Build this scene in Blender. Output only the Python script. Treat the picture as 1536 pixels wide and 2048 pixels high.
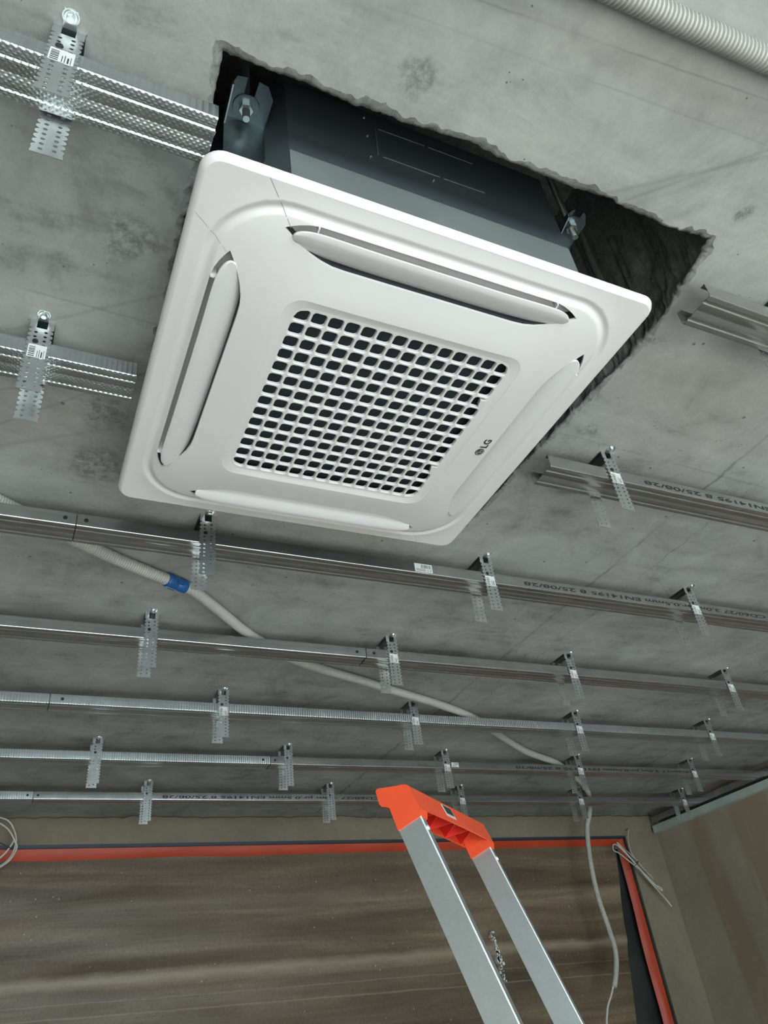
import bpy, bmesh, math, random
from mathutils import Vector, Matrix, noise as mnoise
from mathutils.geometry import delaunay_2d_cdt

for o in list(bpy.data.objects):
    bpy.data.objects.remove(o)
scene = bpy.context.scene
C = scene.collection
Z0 = 2.40          # height of the air conditioner's lower face above the floor; all tables below are relative to it
rnd = random.Random(7)

# ------------------------------------------------------------------ camera
cam_d = bpy.data.cameras.new('camera')
cam_d.sensor_fit = 'HORIZONTAL'
cam_d.sensor_width = 36.0
cam_d.lens = 36.0 * 1510.67 / 1536.0
cam_d.clip_start = 0.02
cam = bpy.data.objects.new('camera', cam_d)
C.objects.link(cam)
_yaw, _pit, _rol = 0.4985, 0.6179, -0.1369
_F = Vector((math.sin(_yaw) * math.cos(_pit), math.cos(_yaw) * math.cos(_pit), math.sin(_pit)))
_R = Vector((math.cos(_yaw), -math.sin(_yaw), 0))
_U = _R.cross(_F)
_r = _R * math.cos(_rol) + _U * math.sin(_rol)
_u = -_R * math.sin(_rol) + _U * math.cos(_rol)
M = Matrix((( _r.x, _u.x, -_F.x), (_r.y, _u.y, -_F.y), (_r.z, _u.z, -_F.z))).to_4x4()
M.translation = Vector((-0.3874, -0.7312, -0.7784 + Z0))
cam.matrix_world = M
scene.camera = cam

# ------------------------------------------------------------------ world, daylight, exposure
scene.view_settings.view_transform = 'Standard'
scene.view_settings.look = 'None'
scene.view_settings.gamma = 1.0
scene.view_settings.use_curve_mapping = False
scene.view_settings.exposure = 0.0
wd = bpy.data.worlds.new('world')
scene.world = wd
wd.use_nodes = True
wd.node_tree.nodes['Background'].inputs[0].default_value = (0.72, 0.86, 1.0, 1)
wd.node_tree.nodes['Background'].inputs[1].default_value = 1.0

def window_light(name, loc, rot, sx, sz, power, col):
    l = bpy.data.lights.new(name, 'AREA')
    l.shape = 'RECTANGLE'
    l.size, l.size_y = sx, sz
    l.energy = power
    l.color = col
    o = bpy.data.objects.new(name, l)
    C.objects.link(o)
    o.location = (loc[0], loc[1], loc[2] + Z0)
    o.rotation_euler = rot
    return o
# daylight entering through the wide window behind the camera
window_light('window_daylight', (0.1, -3.98, -1.05), (math.radians(62), 0, 0), 3.6, 2.1, 225, (0.80, 0.955, 1.0))
# sun through the same window: a bright patch on the floor behind the camera that lights the ceiling from below
sun_d = bpy.data.lights.new('sun', 'SUN')
sun_d.energy = 50.0
sun_d.angle = math.radians(1.5)
sun_d.color = (0.82, 0.955, 1.0)
sun = bpy.data.objects.new('sun', sun_d)
C.objects.link(sun)
sun.location = (0.3, -6.0, Z0 + 2.0)
sun.rotation_euler = (math.radians(52), 0, math.radians(-4))

# ------------------------------------------------------------------ materials
MATS = {}
class NT:
    def __init__(self, name):
        self.m = bpy.data.materials.new(name)
        self.m.use_nodes = True
        self.t = self.m.node_tree
        self.b = self.t.nodes['Principled BSDF']
        MATS[name] = self.m
    def n(self, typ, **kw):
        nd = self.t.nodes.new(typ)
        for k, v in kw.items():
            if k.startswith('_'):
                setattr(nd, k[1:], v)
            else:
                nd.inputs[k].default_value = v
        return nd
    def l(self, a, b):
        self.t.links.new(a, b)
    def val(self, sock, v):
        if isinstance(v, (int, float, tuple)):
            sock.default_value = v
        else:
            self.l(v, sock)
    def math(self, op, a, b=None, c=None, clamp=False):
        nd = self.t.nodes.new('ShaderNodeMath')
        nd.operation = op
        nd.use_clamp = clamp
        self.val(nd.inputs[0], a)
        if b is not None: self.val(nd.inputs[1], b)
        if c is not None: self.val(nd.inputs[2], c)
        return nd.outputs[0]
    def coord(self, scale=(1, 1, 1), rot=(0, 0, 0), loc=(0, 0, 0)):
        tc = self.t.nodes.new('ShaderNodeTexCoord')
        mp = self.n('ShaderNodeMapping')
        mp.inputs['Scale'].default_value = scale
        mp.inputs['Rotation'].default_value = rot
        mp.inputs['Location'].default_value = loc
        self.l(tc.outputs['Object'], mp.inputs['Vector'])
        return mp.outputs[0]
    def noise(self, vec, scale, detail=5.0, rough=0.55, dist=0.0):
        nd = self.n('ShaderNodeTexNoise', Scale=scale, Detail=detail, Roughness=rough, Distortion=dist)
        self.l(vec, nd.inputs['Vector'])
        return nd.outputs['Fac']
    def ramp(self, fac, stops):
        nd = self.t.nodes.new('ShaderNodeValToRGB')
        el = nd.color_ramp.elements
        while len(el) < len(stops):
            el.new(0.5)
        for e, (p, c) in zip(el, stops):
            e.position = p
            e.color = c if len(c) == 4 else (*c, 1)
        self.l(fac, nd.inputs[0])
        return nd.outputs[0]
    def mix(self, fac, a, b, mode='MIX'):
        nd = self.t.nodes.new('ShaderNodeMix')
        nd.data_type = 'RGBA'
        nd.blend_type = mode
        self.val(nd.inputs[0], fac)
        for s, v in ((nd.inputs[6], a), (nd.inputs[7], b)):
            if isinstance(v, tuple):
                s.default_value = v if len(v) == 4 else (*v, 1)
            else:
                self.l(v, s)
        return nd.outputs[2]
    def bump(self, h, strength=0.3, dist=0.01):
        nd = self.n('ShaderNodeBump', Strength=strength, Distance=dist)
        self.l(h, nd.inputs['Height'])
        self.l(nd.outputs[0], self.b.inputs['Normal'])

def g3(v):
    return (v, v, v)

def plain(name, col, rough=0.5, metal=0.0, spec=0.5, nscale=40, var=0.06, bump=0.0):
    t = NT(name)
    vec = t.coord()
    f = t.noise(vec, nscale, 3)
    lo = tuple(c * (1 - var) for c in col)
    hi = tuple(min(1, c * (1 + var)) for c in col)
    t.l(t.ramp(f, [(0.3, lo), (0.7, hi)]), t.b.inputs['Base Color'])
    t.b.inputs['Roughness'].default_value = rough
    t.b.inputs['Metallic'].default_value = metal
    t.b.inputs['Specular IOR Level'].default_value = spec
    if bump:
        t.bump(f, bump, 0.002)
    return t.m

def concrete(name, tone, seams=False, rough_edge=False):
    t = NT(name)
    vec = t.coord()
    big = t.noise(vec, 1.6, 3, 0.6, 0.6)
    streak = t.noise(t.coord(scale=(1.2, 6.5, 3), rot=(0, 0, 0.12)), 2.2, 4, 0.62, 0.8)
    mid = t.noise(vec, 9, 6, 0.72, 0.4)
    fine = t.noise(vec, 140, 4, 0.6)
    f = t.math('ADD', t.math('MULTIPLY', big, 0.30), t.math('MULTIPLY', mid, 0.38))
    f = t.math('ADD', f, t.math('MULTIPLY', streak, 0.24))
    f = t.math('ADD', f, t.math('MULTIPLY', fine, 0.08))
    col = t.ramp(f, [(0.38, tuple(c * 0.50 for c in tone)), (0.465, tuple(c * 0.84 for c in tone)),
                     (0.54, tone), (0.66, tuple(c * 1.22 for c in tone))])
    # faint warm/cool patches
    hue = t.noise(vec, 2.4, 3, 0.5)
    col = t.mix(t.math('MULTIPLY', t.ramp(hue, [(0.42, g3(0)), (0.62, g3(1))]), 0.35), col, t.mix(1.0, col, (1.0, 0.93, 0.84), 'MULTIPLY'))
    # smudges
    sm = t.noise(t.coord(loc=(3.1, 1.7, 0)), 4.2, 4, 0.7, 1.2)
    col = t.mix(t.math('MULTIPLY', t.ramp(sm, [(0.55, g3(0)), (0.72, g3(1))]), 0.55), col, tuple(c * 0.5 for c in tone))
    # air-bubble pits
    vo = t.n('ShaderNodeTexVoronoi', Scale=23.0)
    t.l(vec, vo.inputs['Vector'])
    sel = t.math('GREATER_THAN', t.noise(vec, 13, 1), 0.56)
    pit = t.math('MULTIPLY', t.math('LESS_THAN', vo.outputs['Distance'], 0.075), sel)
    vo2 = t.n('ShaderNodeTexVoronoi', Scale=70.0)
    t.l(vec, vo2.inputs['Vector'])
    pit2 = t.math('MULTIPLY', t.math('LESS_THAN', vo2.outputs['Distance'], 0.10), t.math('GREATER_THAN', t.noise(vec, 21, 1), 0.63))
    pits = t.math('MAXIMUM', pit, pit2)
    col = t.mix(t.math('MULTIPLY', pits, 0.72), col, tuple(c * 0.22 for c in tone))
    h = t.math('ADD', t.math('MULTIPLY', mid, 0.6), t.math('MULTIPLY', fine, 0.25))
    if seams:
        sx = t.n('ShaderNodeSeparateXYZ')
        tc = t.t.nodes.new('ShaderNodeTexCoord')
        t.l(tc.outputs['Object'], sx.inputs[0])
        wob = t.math('MULTIPLY', t.math('SUBTRACT', t.noise(vec, 22, 5, 0.7), 0.5), 0.035)
        gate = t.ramp(t.noise(vec, 6, 3), [(0.36, g3(0.3)), (0.52, g3(1))])
        for x0, wdt in ((0.828, 0.0065), (2.07, 0.005), (-1.3, 0.004), (0.935, 0.0016)):
            d = t.math('ABSOLUTE', t.math('SUBTRACT', t.math('ADD', sx.outputs[0], wob), x0))
            ln = t.math('MULTIPLY', t.math('SUBTRACT', 1.0, t.math('DIVIDE', d, wdt), None, True), gate)
            col = t.mix(t.math('MULTIPLY', ln, 0.75), col, tuple(c * 0.32 for c in tone))
        # long scratches left by the formwork
        gn = t.noise(t.coord(loc=(4.1, 2.3, 0)), 2.7, 2)
        for (ang, off, wdt, st, g0) in ((-0.10, -0.515, 0.002, 0.4, 0.50), (-0.07, -0.480, 0.002, 0.25, 0.52), (-0.45, -0.02, 0.005, 0.3, 0.46), (-0.52, 0.06, 0.006, 0.28, 0.50), (-0.60, -0.20, 0.005, 0.3, 0.47),
                                    (0.60, -0.20, 0.003, 0.25, 0.5), (0.03, 0.03, 0.003, 0.35, 0.46), (-0.75, -0.12, 0.004, 0.3, 0.46)):
            ca, sa = math.cos(ang), math.sin(ang)
            dd = t.math('ADD', t.math('MULTIPLY', sx.outputs[0], -sa), t.math('MULTIPLY', sx.outputs[1], ca))
            dd = t.math('ABSOLUTE', t.math('SUBTRACT', t.math('ADD', dd, t.math('MULTIPLY', wob, 0.12)), off))
            ln = t.math('SUBTRACT', 1.0, t.math('DIVIDE', dd, wdt), None, True)
            gt = t.ramp(gn, [(g0, g3(0)), (g0 + 0.07, g3(1))])
            col = t.mix(t.math('MULTIPLY', t.math('MULTIPLY', ln, gt), st), col, tuple(c * 0.4 for c in tone))
        # chipped, patched spots (position, radius)
        pn = t.noise(vec, 75, 4, 0.75)
        for (px, py, r) in ((-0.098, -0.417, 0.030), (0.40, -0.418, 0.016), (-0.36, -0.11, 0.045), (-0.345, 0.22, 0.05), (-0.34, 0.36, 0.055), (0.47, 0.02, 0.02)):
            dx = t.math('SUBTRACT', sx.outputs[0], px)
            dy = t.math('SUBTRACT', sx.outputs[1], py)
            d = t.math('SQRT', t.math('ADD', t.math('MULTIPLY', dx, dx), t.math('MULTIPLY', dy, dy)))
            d = t.math('ADD', d, t.math('MULTIPLY', wob, 1.3))
            k = t.ramp(t.math('DIVIDE', d, r), [(0.55, g3(1)), (0.95, g3(0))])
            col = t.mix(t.math('MULTIPLY', k, 0.75), col, t.ramp(pn, [(0.38, tuple(c * 0.35 for c in tone)), (0.62, tuple(c * 0.95 for c in tone))]))
    if rough_edge:
        ag = t.noise(vec, 60, 8, 0.8, 0.5)
        col = t.mix(0.65, col, t.ramp(ag, [(0.35, tuple(c * 0.35 for c in tone)), (0.5, tuple(c * 0.85 for c in tone)), (0.68, tuple(c * 1.25 for c in tone))]))
        h = t.math('ADD', h, t.math('MULTIPLY', ag, 2.2))
    t.l(col, t.b.inputs['Base Color'])
    t.b.inputs['Roughness'].default_value = 0.88
    t.b.inputs['Specular IOR Level'].default_value = 0.25
    t.bump(h, 0.55 if rough_edge else 0.28, 0.006)
    return t.m

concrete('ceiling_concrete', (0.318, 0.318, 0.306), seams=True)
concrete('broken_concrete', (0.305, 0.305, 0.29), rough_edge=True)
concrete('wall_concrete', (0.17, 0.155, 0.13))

def plaster(name, tone, stains=False):
    t = NT(name)
    vec = t.coord()
    a = t.noise(vec, 3, 5, 0.6, 0.4)
    b = t.noise(vec, 45, 4, 0.6)
    f = t.math('ADD', t.math('MULTIPLY', a, 0.75), t.math('MULTIPLY', b, 0.25))
    col = t.ramp(f, [(0.35, tuple(c * 0.82 for c in tone)), (0.65, tuple(c * 1.12 for c in tone))])
    if stains:
        s = t.noise(t.coord(scale=(1, 2.0, 0.25), rot=(0.16, 0, 0)), 2.1, 3, 0.5, 0.6)
        col = t.mix(t.math('MULTIPLY', t.ramp(s, [(0.50, g3(0)), (0.55, g3(1)), (0.64, g3(0.9)), (0.68, g3(0))]), 0.6), col, (tone[0] * 0.78, tone[1] * 0.66, tone[2] * 0.56))
    t.l(col, t.b.inputs['Base Color'])
    t.b.inputs['Roughness'].default_value = 0.9
    t.b.inputs['Specular IOR Level'].default_value = 0.2
    t.bump(b, 0.15, 0.003)
    return t.m
plaster('wall_plaster', (0.185, 0.150, 0.112))
plaster('side_plaster', (0.29, 0.245, 0.19), stains=True)
plaster('floor_screed', (0.44, 0.425, 0.39))

def zinc(name, col, rough, knurl=0.0, streak=0.25, metal=1.0):
    t = NT(name)
    vec = t.coord()
    s = t.noise(t.coord(scale=(1.5, 60, 60)), 3.0, 4, 0.6)
    n = t.noise(vec, 25, 4, 0.6)
    f = t.math('ADD', t.math('MULTIPLY', s, 0.6), t.math('MULTIPLY', n, 0.4))
    t.l(t.ramp(f, [(0.3, tuple(c * (1 - streak) for c in col)), (0.7, tuple(min(1, c * (1 + streak * 0.6)) for c in col))]), t.b.inputs['Base Color'])
    t.b.inputs['Metallic'].default_value = metal
    t.l(t.math('ADD', rough - 0.06, t.math('MULTIPLY', f, 0.14)), t.b.inputs['Roughness'])
    if knurl:
        w1 = t.n('ShaderNodeTexWave', Scale=62.0)
        w2 = t.n('ShaderNodeTexWave', Scale=62.0)
        for w_, r_ in ((w1, 0.75), (w2, -0.75)):
            w_.wave_type = 'BANDS'; w_.bands_direction = 'X'
            t.l(t.coord(scale=(1, 1.25, 1.25), rot=(0, 0, r_)), w_.inputs['Vector'])
        h = t.math('MULTIPLY', w1.outputs['Fac'], w2.outputs['Fac'])
        t.bump(h, knurl, 0.0012)
    else:
        t.bump(s, 0.03, 0.002)
    return t.m
zinc('zinc_rail', (0.46, 0.465, 0.455), 0.23, metal=0.9)
zinc('zinc_knurled', (0.50, 0.53, 0.53), 0.32, knurl=0.40, metal=0.9)
zinc('zinc_hanger', (0.60, 0.62, 0.62), 0.30, streak=0.12, metal=0.9)
zinc('zinc_dark', (0.17, 0.205, 0.22), 0.40, streak=0.2)
zinc('steel_rod', (0.66, 0.70, 0.70), 0.28, streak=0.1)
zinc('aluminium', (0.72, 0.80, 0.84), 0.42, streak=0.06)
plain('aluminium_edge', (0.85, 0.88, 0.90), 0.3, 0.35, 0.8)
plain('screw_black', (0.02, 0.02, 0.022), 0.45, 0.3)
plain('abs_white', (0.625, 0.585, 0.575), 0.42, 0, 0.45, 3, 0.012)
plain('abs_louver', (0.59, 0.56, 0.555), 0.38, 0, 0.45, 3, 0.012)
plain('duct_dark', (0.026, 0.032, 0.038), 0.6)
plain('filter_black', (0.016, 0.024, 0.033), 0.75, bump=0.4, nscale=300)
plain('body_steel', (0.055, 0.068, 0.074), 0.5, 0.25, nscale=8)
plain('band_grey', (0.135, 0.150, 0.140), 0.6, 0.1, nscale=12, var=0.1)
plain('body_line', (0.14, 0.165, 0.17), 0.5, 0.2)
plain('seam_grey', (0.28, 0.28, 0.28), 0.7)
plain('logo_grey', (0.035, 0.04, 0.045), 0.4)
plain('logo_white', (0.7, 0.7, 0.7), 0.4)
plain('print_black', (0.035, 0.035, 0.035), 0.7)
plain('print_grey', (0.03, 0.03, 0.03), 0.8, spec=0.1)
plain('label_white', (0.58, 0.58, 0.56), 0.55)
plain('conduit_grey', (0.36, 0.345, 0.315), 0.5, 0, 0.4, 6, 0.05)
plain('conduit_inner', (0.40, 0.385, 0.36), 0.6)
plain('coupling_blue', (0.012, 0.075, 0.23), 0.35)
plain('cable_white', (0.46, 0.45, 0.41), 0.5)
plain('cable_grey', (0.30, 0.29, 0.255), 0.5)
plain('tie_black', (0.015, 0.015, 0.016), 0.5)
plain('ladder_orange', (0.80, 0.085, 0.028), 0.42, 0, 0.5, 12, 0.05)
plain('ladder_red', (0.70, 0.03, 0.02), 0.45)
plain('tape_orange', (0.36, 0.042, 0.014), 0.48, 0, 0.35, 5, 0.12)
plain('gasket_navy', (0.018, 0.03, 0.045), 0.45)
plain('frame_black', (0.022, 0.025, 0.024), 0.4, 0, 0.5, 6, 0.3)
plain('track_pale', (0.42, 0.49, 0.455), 0.45, 0.2, 0.5, 8, 0.12)

def film_material():
    t = NT('dusty_film')
    vec = t.coord()
    st = t.noise(t.coord(scale=(0.35, 1, 5.0), rot=(0, -0.03, 0)), 2.3, 6, 0.6, 0.5)
    big = t.noise(t.coord(scale=(0.5, 1, 1.6)), 1.6, 3, 0.5)
    fine = t.noise(vec, 120, 3, 0.7)
    f = t.math('ADD', t.math('MULTIPLY', st, 0.55), t.math('ADD', t.math('MULTIPLY', big, 0.3), t.math('MULTIPLY', fine, 0.15)))
    col = t.ramp(f, [(0.37, (0.050, 0.034, 0.020)), (0.5, (0.112, 0.079, 0.049)), (0.63, (0.215, 0.162, 0.108))])
    vo = t.n('ShaderNodeTexVoronoi', Scale=17.0)
    t.l(vec, vo.inputs['Vector'])
    vo.inputs['Scale'].default_value = 26.0
    dots = t.math('MULTIPLY', t.math('LESS_THAN', vo.outputs['Distance'], t.math('MULTIPLY', t.noise(vec, 40, 1), 0.13)), t.math('GREATER_THAN', t.noise(vec, 5, 2), 0.47))
    col = t.mix(t.math('MULTIPLY', dots, 0.6), col, (0.42, 0.37, 0.30))
    # paler bands along slack creases, fine vertical runs
    sx = t.n('ShaderNodeSeparateXYZ')
    tc = t.t.nodes.new('ShaderNodeTexCoord')
    t.l(tc.outputs['Object'], sx.inputs[0])
    wob = t.math('MULTIPLY', t.math('SUBTRACT', t.noise(t.coord(scale=(1, 1, 3)), 7, 4, 0.6), 0.5), 0.05)
    for (zc, sl, wd_, st_) in ((-0.46, -0.006, 0.026, 0.55), (-0.565, -0.016, 0.004, 0.4), (-0.525, -0.010, 0.003, 0.3), (-0.22, -0.015, 0.03, 0.12)):
        d = t.math('SUBTRACT', t.math('ADD', sx.outputs[2], t.math('MULTIPLY', wob, 0.2 if wd_ < 0.01 else 0.8)), t.math('ADD', zc, t.math('MULTIPLY', sx.outputs[0], sl)))
        k = t.math('SUBTRACT', 1.0, t.math('DIVIDE', t.math('ABSOLUTE', d), wd_), None, True)
        col = t.mix(t.math('MULTIPLY', k, st_), col, (0.31, 0.255, 0.19))
    run = t.noise(t.coord(scale=(30, 1, 0.9)), 4, 3, 0.6)
    col = t.mix(t.math('MULTIPLY', t.ramp(run, [(0.5, g3(0)), (0.75, g3(1))]), 0.10), col, (0.22, 0.185, 0.145))
    t.l(col, t.b.inputs['Base Color'])
    t.b.inputs['Roughness'].default_value = 0.5
    t.b.inputs['Specular IOR Level'].default_value = 0.4
    t.bump(t.math('ADD', st, t.math('MULTIPLY', dots, 0.5)), 0.25, 0.01)
film_material()

# ------------------------------------------------------------------ mesh helpers
def obj(name, verts, faces, mat, parent=None, origin=(0, 0, 0), smooth=False, angle=None, normals=None):
    """one mesh object; verts are in the panel-relative frame, origin is where the object (or its root) stands"""
    ox, oy, oz = origin
    me = bpy.data.meshes.new(name)
    me.from_pydata([(v[0] - ox, v[1] - oy, v[2] - oz) for v in verts], [], [tuple(f) for f in faces])
    me.materials.append(MATS[mat])
    if smooth or normals:
        for p in me.polygons:
            p.use_smooth = True
    if normals:
        me.normals_split_custom_set_from_vertices(normals)
    elif smooth and angle:
        me.set_sharp_from_angle(angle=math.radians(angle))
    me.update()
    o = bpy.data.objects.new(name, me)
    C.objects.link(o)
    if parent is None:
        o.location = (ox, oy, oz + Z0)
    else:
        o.parent = parent
    return o

def empty(name, loc):
    o = bpy.data.objects.new(name, None)
    o.empty_display_size = 0.05
    C.objects.link(o)
    o.location = (loc[0], loc[1], loc[2] + Z0)
    return o

def tag(o, label, cat, group=None):
    o['label'] = label
    o['category'] = cat
    if group:
        o['group'] = group
    return o

def struct(o):
    o['kind'] = 'structure'
    return o

def copy_tree(o, parent=None):
    c = o.copy()
    C.objects.link(c)
    if parent is not None:
        c.parent = parent
    for ch in list(o.children):
        copy_tree(ch, c)
    return c

class MB:
    def __init__(self):
        self.v, self.f = [], []
    def add(self, v, f):
        k = len(self.v)
        self.v += [tuple(x) for x in v]
        self.f += [tuple(i + k for i in q) for q in f]
    def box(self, lo, hi, mat=None):
        x0, y0, z0 = lo; x1, y1, z1 = hi
        v = [Vector(p) for p in ((x0, y0, z0), (x1, y0, z0), (x1, y1, z0), (x0, y1, z0), (x0, y0, z1), (x1, y0, z1), (x1, y1, z1), (x0, y1, z1))]
        if mat is not None:
            v = [mat @ p for p in v]
        self.add(v, [(3, 2, 1, 0), (4, 5, 6, 7), (0, 1, 5, 4), (1, 2, 6, 5), (2, 3, 7, 6), (3, 0, 4, 7)])
    def cyl(self, a, b, r0, r1=None, n=16, caps=True):
        a, b = Vector(a), Vector(b)
        r1 = r0 if r1 is None else r1
        d = (b - a).normalized()
        s = d.orthogonal().normalized()
        t = d.cross(s)
        v = []
        for c, r in ((a, r0), (b, r1)):
            for i in range(n):
                an = 2 * math.pi * i / n
                v.append(c + s * (r * math.cos(an)) + t * (r * math.sin(an)))
        f = [(i, (i + 1) % n, n + (i + 1) % n, n + i) for i in range(n)]
        if caps:
            f += [tuple(range(n - 1, -1, -1)), tuple(range(n, 2 * n))]
        self.add(v, f)
    def prism(self, poly, fn0, fn1):
        """poly of 2D points, fn0/fn1 map them to 3D ends"""
        n = len(poly)
        v = [fn0(*p) for p in poly] + [fn1(*p) for p in poly]
        f = [tuple(range(n - 1, -1, -1)), tuple(range(n, 2 * n))]
        f += [(i, (i + 1) % n, n + (i + 1) % n, n + i) for i in range(n)]
        self.add(v, f)
    def build(self, name, mat, parent=None, origin=(0, 0, 0), **kw):
        o = obj(name, self.v, self.f, mat, parent, origin, **kw)
        bm = bmesh.new(); bm.from_mesh(o.data)
        bmesh.ops.recalc_face_normals(bm, faces=bm.faces)
        bm.to_mesh(o.data); bm.free()
        return o

def catmull(pts, step):
    pts = [Vector(p) for p in pts]
    P = [pts[0] * 2 - pts[1]] + pts + [pts[-1] * 2 - pts[-2]]
    out = []
    for i in range(1, len(P) - 2):
        p0, p1, p2, p3 = P[i - 1:i + 3]
        n = max(2, int((p2 - p1).length / step * 4))
        for k in range(n):
            t = k / n
            out.append(0.5 * ((2 * p1) + (p2 - p0) * t + (2 * p0 - 5 * p1 + 4 * p2 - p3) * t * t + (3 * p1 - p0 - 3 * p2 + p3) * t ** 3))
    out.append(pts[-1])
    # even resample
    res = [out[0]]; acc = 0.0
    for a, b in zip(out, out[1:]):
        d = (b - a).length
        while acc + d >= step:
            t = (step - acc) / d
            a = a + (b - a) * t
            res.append(a.copy())
            d = (b - a).length
            acc = 0.0
        acc += d
    return res

def tube(path, radii, n=14, caps=True):
    v, f = [], []
    N = len(path)
    up = None
    for i, p in enumerate(path):
        d = (path[min(i + 1, N - 1)] - path[max(i - 1, 0)]).normalized()
        if up is None:
            up = d.orthogonal().normalized()
        up = (up - d * up.dot(d)).normalized()
        s = d.cross(up)
        r = radii[i] if isinstance(radii, list) else radii
        for k in range(n):
            an = 2 * math.pi * k / n
            v.append(p + up * (r * math.cos(an)) + s * (r * math.sin(an)))
    for i in range(N - 1):
        for k in range(n):
            f.append((i * n + k, i * n + (k + 1) % n, (i + 1) * n + (k + 1) % n, (i + 1) * n + k))
    if caps:
        f += [tuple(range(n - 1, -1, -1)), tuple(range((N - 1) * n, N * n))]
    return v, f

def corrugated(pts, r, pitch=0.0052, depth=0.0016):
    path = catmull(pts, pitch / 4)
    rad = [r, r, r - depth, r - depth]
    return tube(path, [rad[i % 4] for i in range(len(path))], 16)

def text_mesh(name, body, size, matrix, mat, parent, extrude=0.0, fit=None, spacing=1.0, bold=0.0):
    cu = bpy.data.curves.new(name, 'FONT')
    cu.body = body
    cu.size = size
    cu.space_character = spacing
    cu.align_x = 'LEFT'
    cu.resolution_u = 3
    cu.extrude = extrude
    cu.offset = bold
    tmp = bpy.data.objects.new(name + '_tmp', cu)
    C.objects.link(tmp)
    dg = bpy.context.evaluated_depsgraph_get()
    me = bpy.data.meshes.new_from_object(tmp.evaluated_get(dg))
    bpy.data.objects.remove(tmp)
    xs = [v.co.x for v in me.vertices]
    if fit and xs:
        k = fit / (max(xs) - min(xs))
        me.transform(Matrix.Diagonal((k, 1, 1, 1)))
    me.transform(matrix)
    me.name = name
    me.materials.clear()
    me.materials.append(MATS[mat])
    o = bpy.data.objects.new(name, me)
    C.objects.link(o)
    o.parent = parent
    return o

def rrect(hx, hy, r, seg=8, cx=0.0, cy=0.0):
    pts = []
    for (sx, sy, a0) in ((1, 1, 0), (-1, 1, 90), (-1, -1, 180), (1, -1, 270)):
        for k in range(seg + 1):
            a = math.radians(a0 + 90 * k / seg)
            pts.append((cx + sx * (hx - r) + r * math.cos(a), cy + sy * (hy - r) + r * math.sin(a)))
    return pts

def densify(poly, step):
    out = []
    n = len(poly)
    for i in range(n):
        a, b = poly[i], poly[(i + 1) % n]
        d = math.hypot(b[0] - a[0], b[1] - a[1])
        k = max(1, int(d / step))
        for j in range(k):
            t = j / k
            out.append((a[0] + (b[0] - a[0]) * t, a[1] + (b[1] - a[1]) * t))
    return out

def pip(x, y, poly):
    c = False
    n = len(poly)
    j = n - 1
    for i in range(n):
        xi, yi = poly[i]; xj, yj = poly[j]
        if (yi > y) != (yj > y) and x < (xj - xi) * (y - yi) / (yj - yi) + xi:
            c = not c
        j = i
    return c

def cdt(loops, extra):
    """2D constrained triangulation; returns points, triangles, and loop vertex ids"""
    pts, edges = [], []
    for lp in loops:
        k = len(pts); n = len(lp)
        pts += [Vector(p) for p in lp]
        edges += [(k + i, k + (i + 1) % n) for i in range(n)]
    pts += [Vector(p) for p in extra]
    v, e, f, ov, oe, of = delaunay_2d_cdt(pts, edges, [], 0, 1e-6)
    return [tuple(p) for p in v], [tuple(x) for x in f]

# ------------------------------------------------------------------ the setting
ZC = 0.10            # ceiling slab underside
YB, XR = 2.47, 2.70  # back wall, right wall
XL, YN = -2.6, -3.9  # left wall, near wall with the daylight window
ZF = -Z0             # floor

# jagged opening broken through the slab
hole_ctrl = [(-0.306, -0.365), (-0.276, -0.366), (-0.242, -0.365), (-0.205, -0.366), (-0.159, -0.363), (-0.096, -0.366), (-0.006, -0.374), (0.04, -0.369),
             (0.116, -0.367), (0.209, -0.372), (0.301, -0.366), (0.388, -0.372), (0.404, -0.30), (0.418, -0.234), (0.424, -0.184), (0.413, -0.06),
             (0.403, 0.126), (0.396, 0.30), (0.385, 0.40), (0.2, 0.41), (-0.1, 0.405), (-0.28, 0.40), (-0.288, 0.244), (-0.292, 0.10), (-0.294, -0.021),
             (-0.302, -0.155), (-0.292, -0.275), (-0.303, -0.314), (-0.304, -0.341)]
def jag(p, amp, s):
    return amp * (mnoise.noise(Vector((p[0] * s, p[1] * s, 1.3))) + 0.6 * mnoise.noise(Vector((p[0] * s * 3.1, p[1] * s * 3.1, 5.7))))
inner = densify(hole_ctrl, 0.003)
cxh, cyh = 0.045, 0.015
def outward(pts, i, d):
    n = len(pts)
    a, b = pts[i - 3], pts[(i + 3) % n]
    tx, ty = b[0] - a[0], b[1] - a[1]
    L = math.hypot(tx, ty) or 1
    nx, ny = ty / L, -tx / L
    p = pts[i]
    if nx * (p[0] - cxh) + ny * (p[1] - cyh) < 0:
        nx, ny = -nx, -ny
    return (p[0] + nx * d, p[1] + ny * d)
N = len(inner)
inner = [outward(inner, i, jag(inner[i], 0.0020, 33) + jag(inner[i], 0.0014, 170)) for i in range(N)]
chip = []
for i, p in enumerate(inner):
    near = 1.0 if p[1] < -0.34 else 0.75
    chip.append(near * max(0.002, 0.009 + 0.010 * mnoise.noise(Vector((p[0] * 14, p[1] * 14, 2.2))) + 0.007 * mnoise.noise(Vector((p[0] * 70, p[1] * 70, 8.2)))))
outer_ring = [outward(inner, i, chip[i]) for i in range(N)]
mid_ring = [outward(inner, i, chip[i] * 0.5 + jag(inner[i], 0.001, 200)) for i in range(N)]

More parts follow.
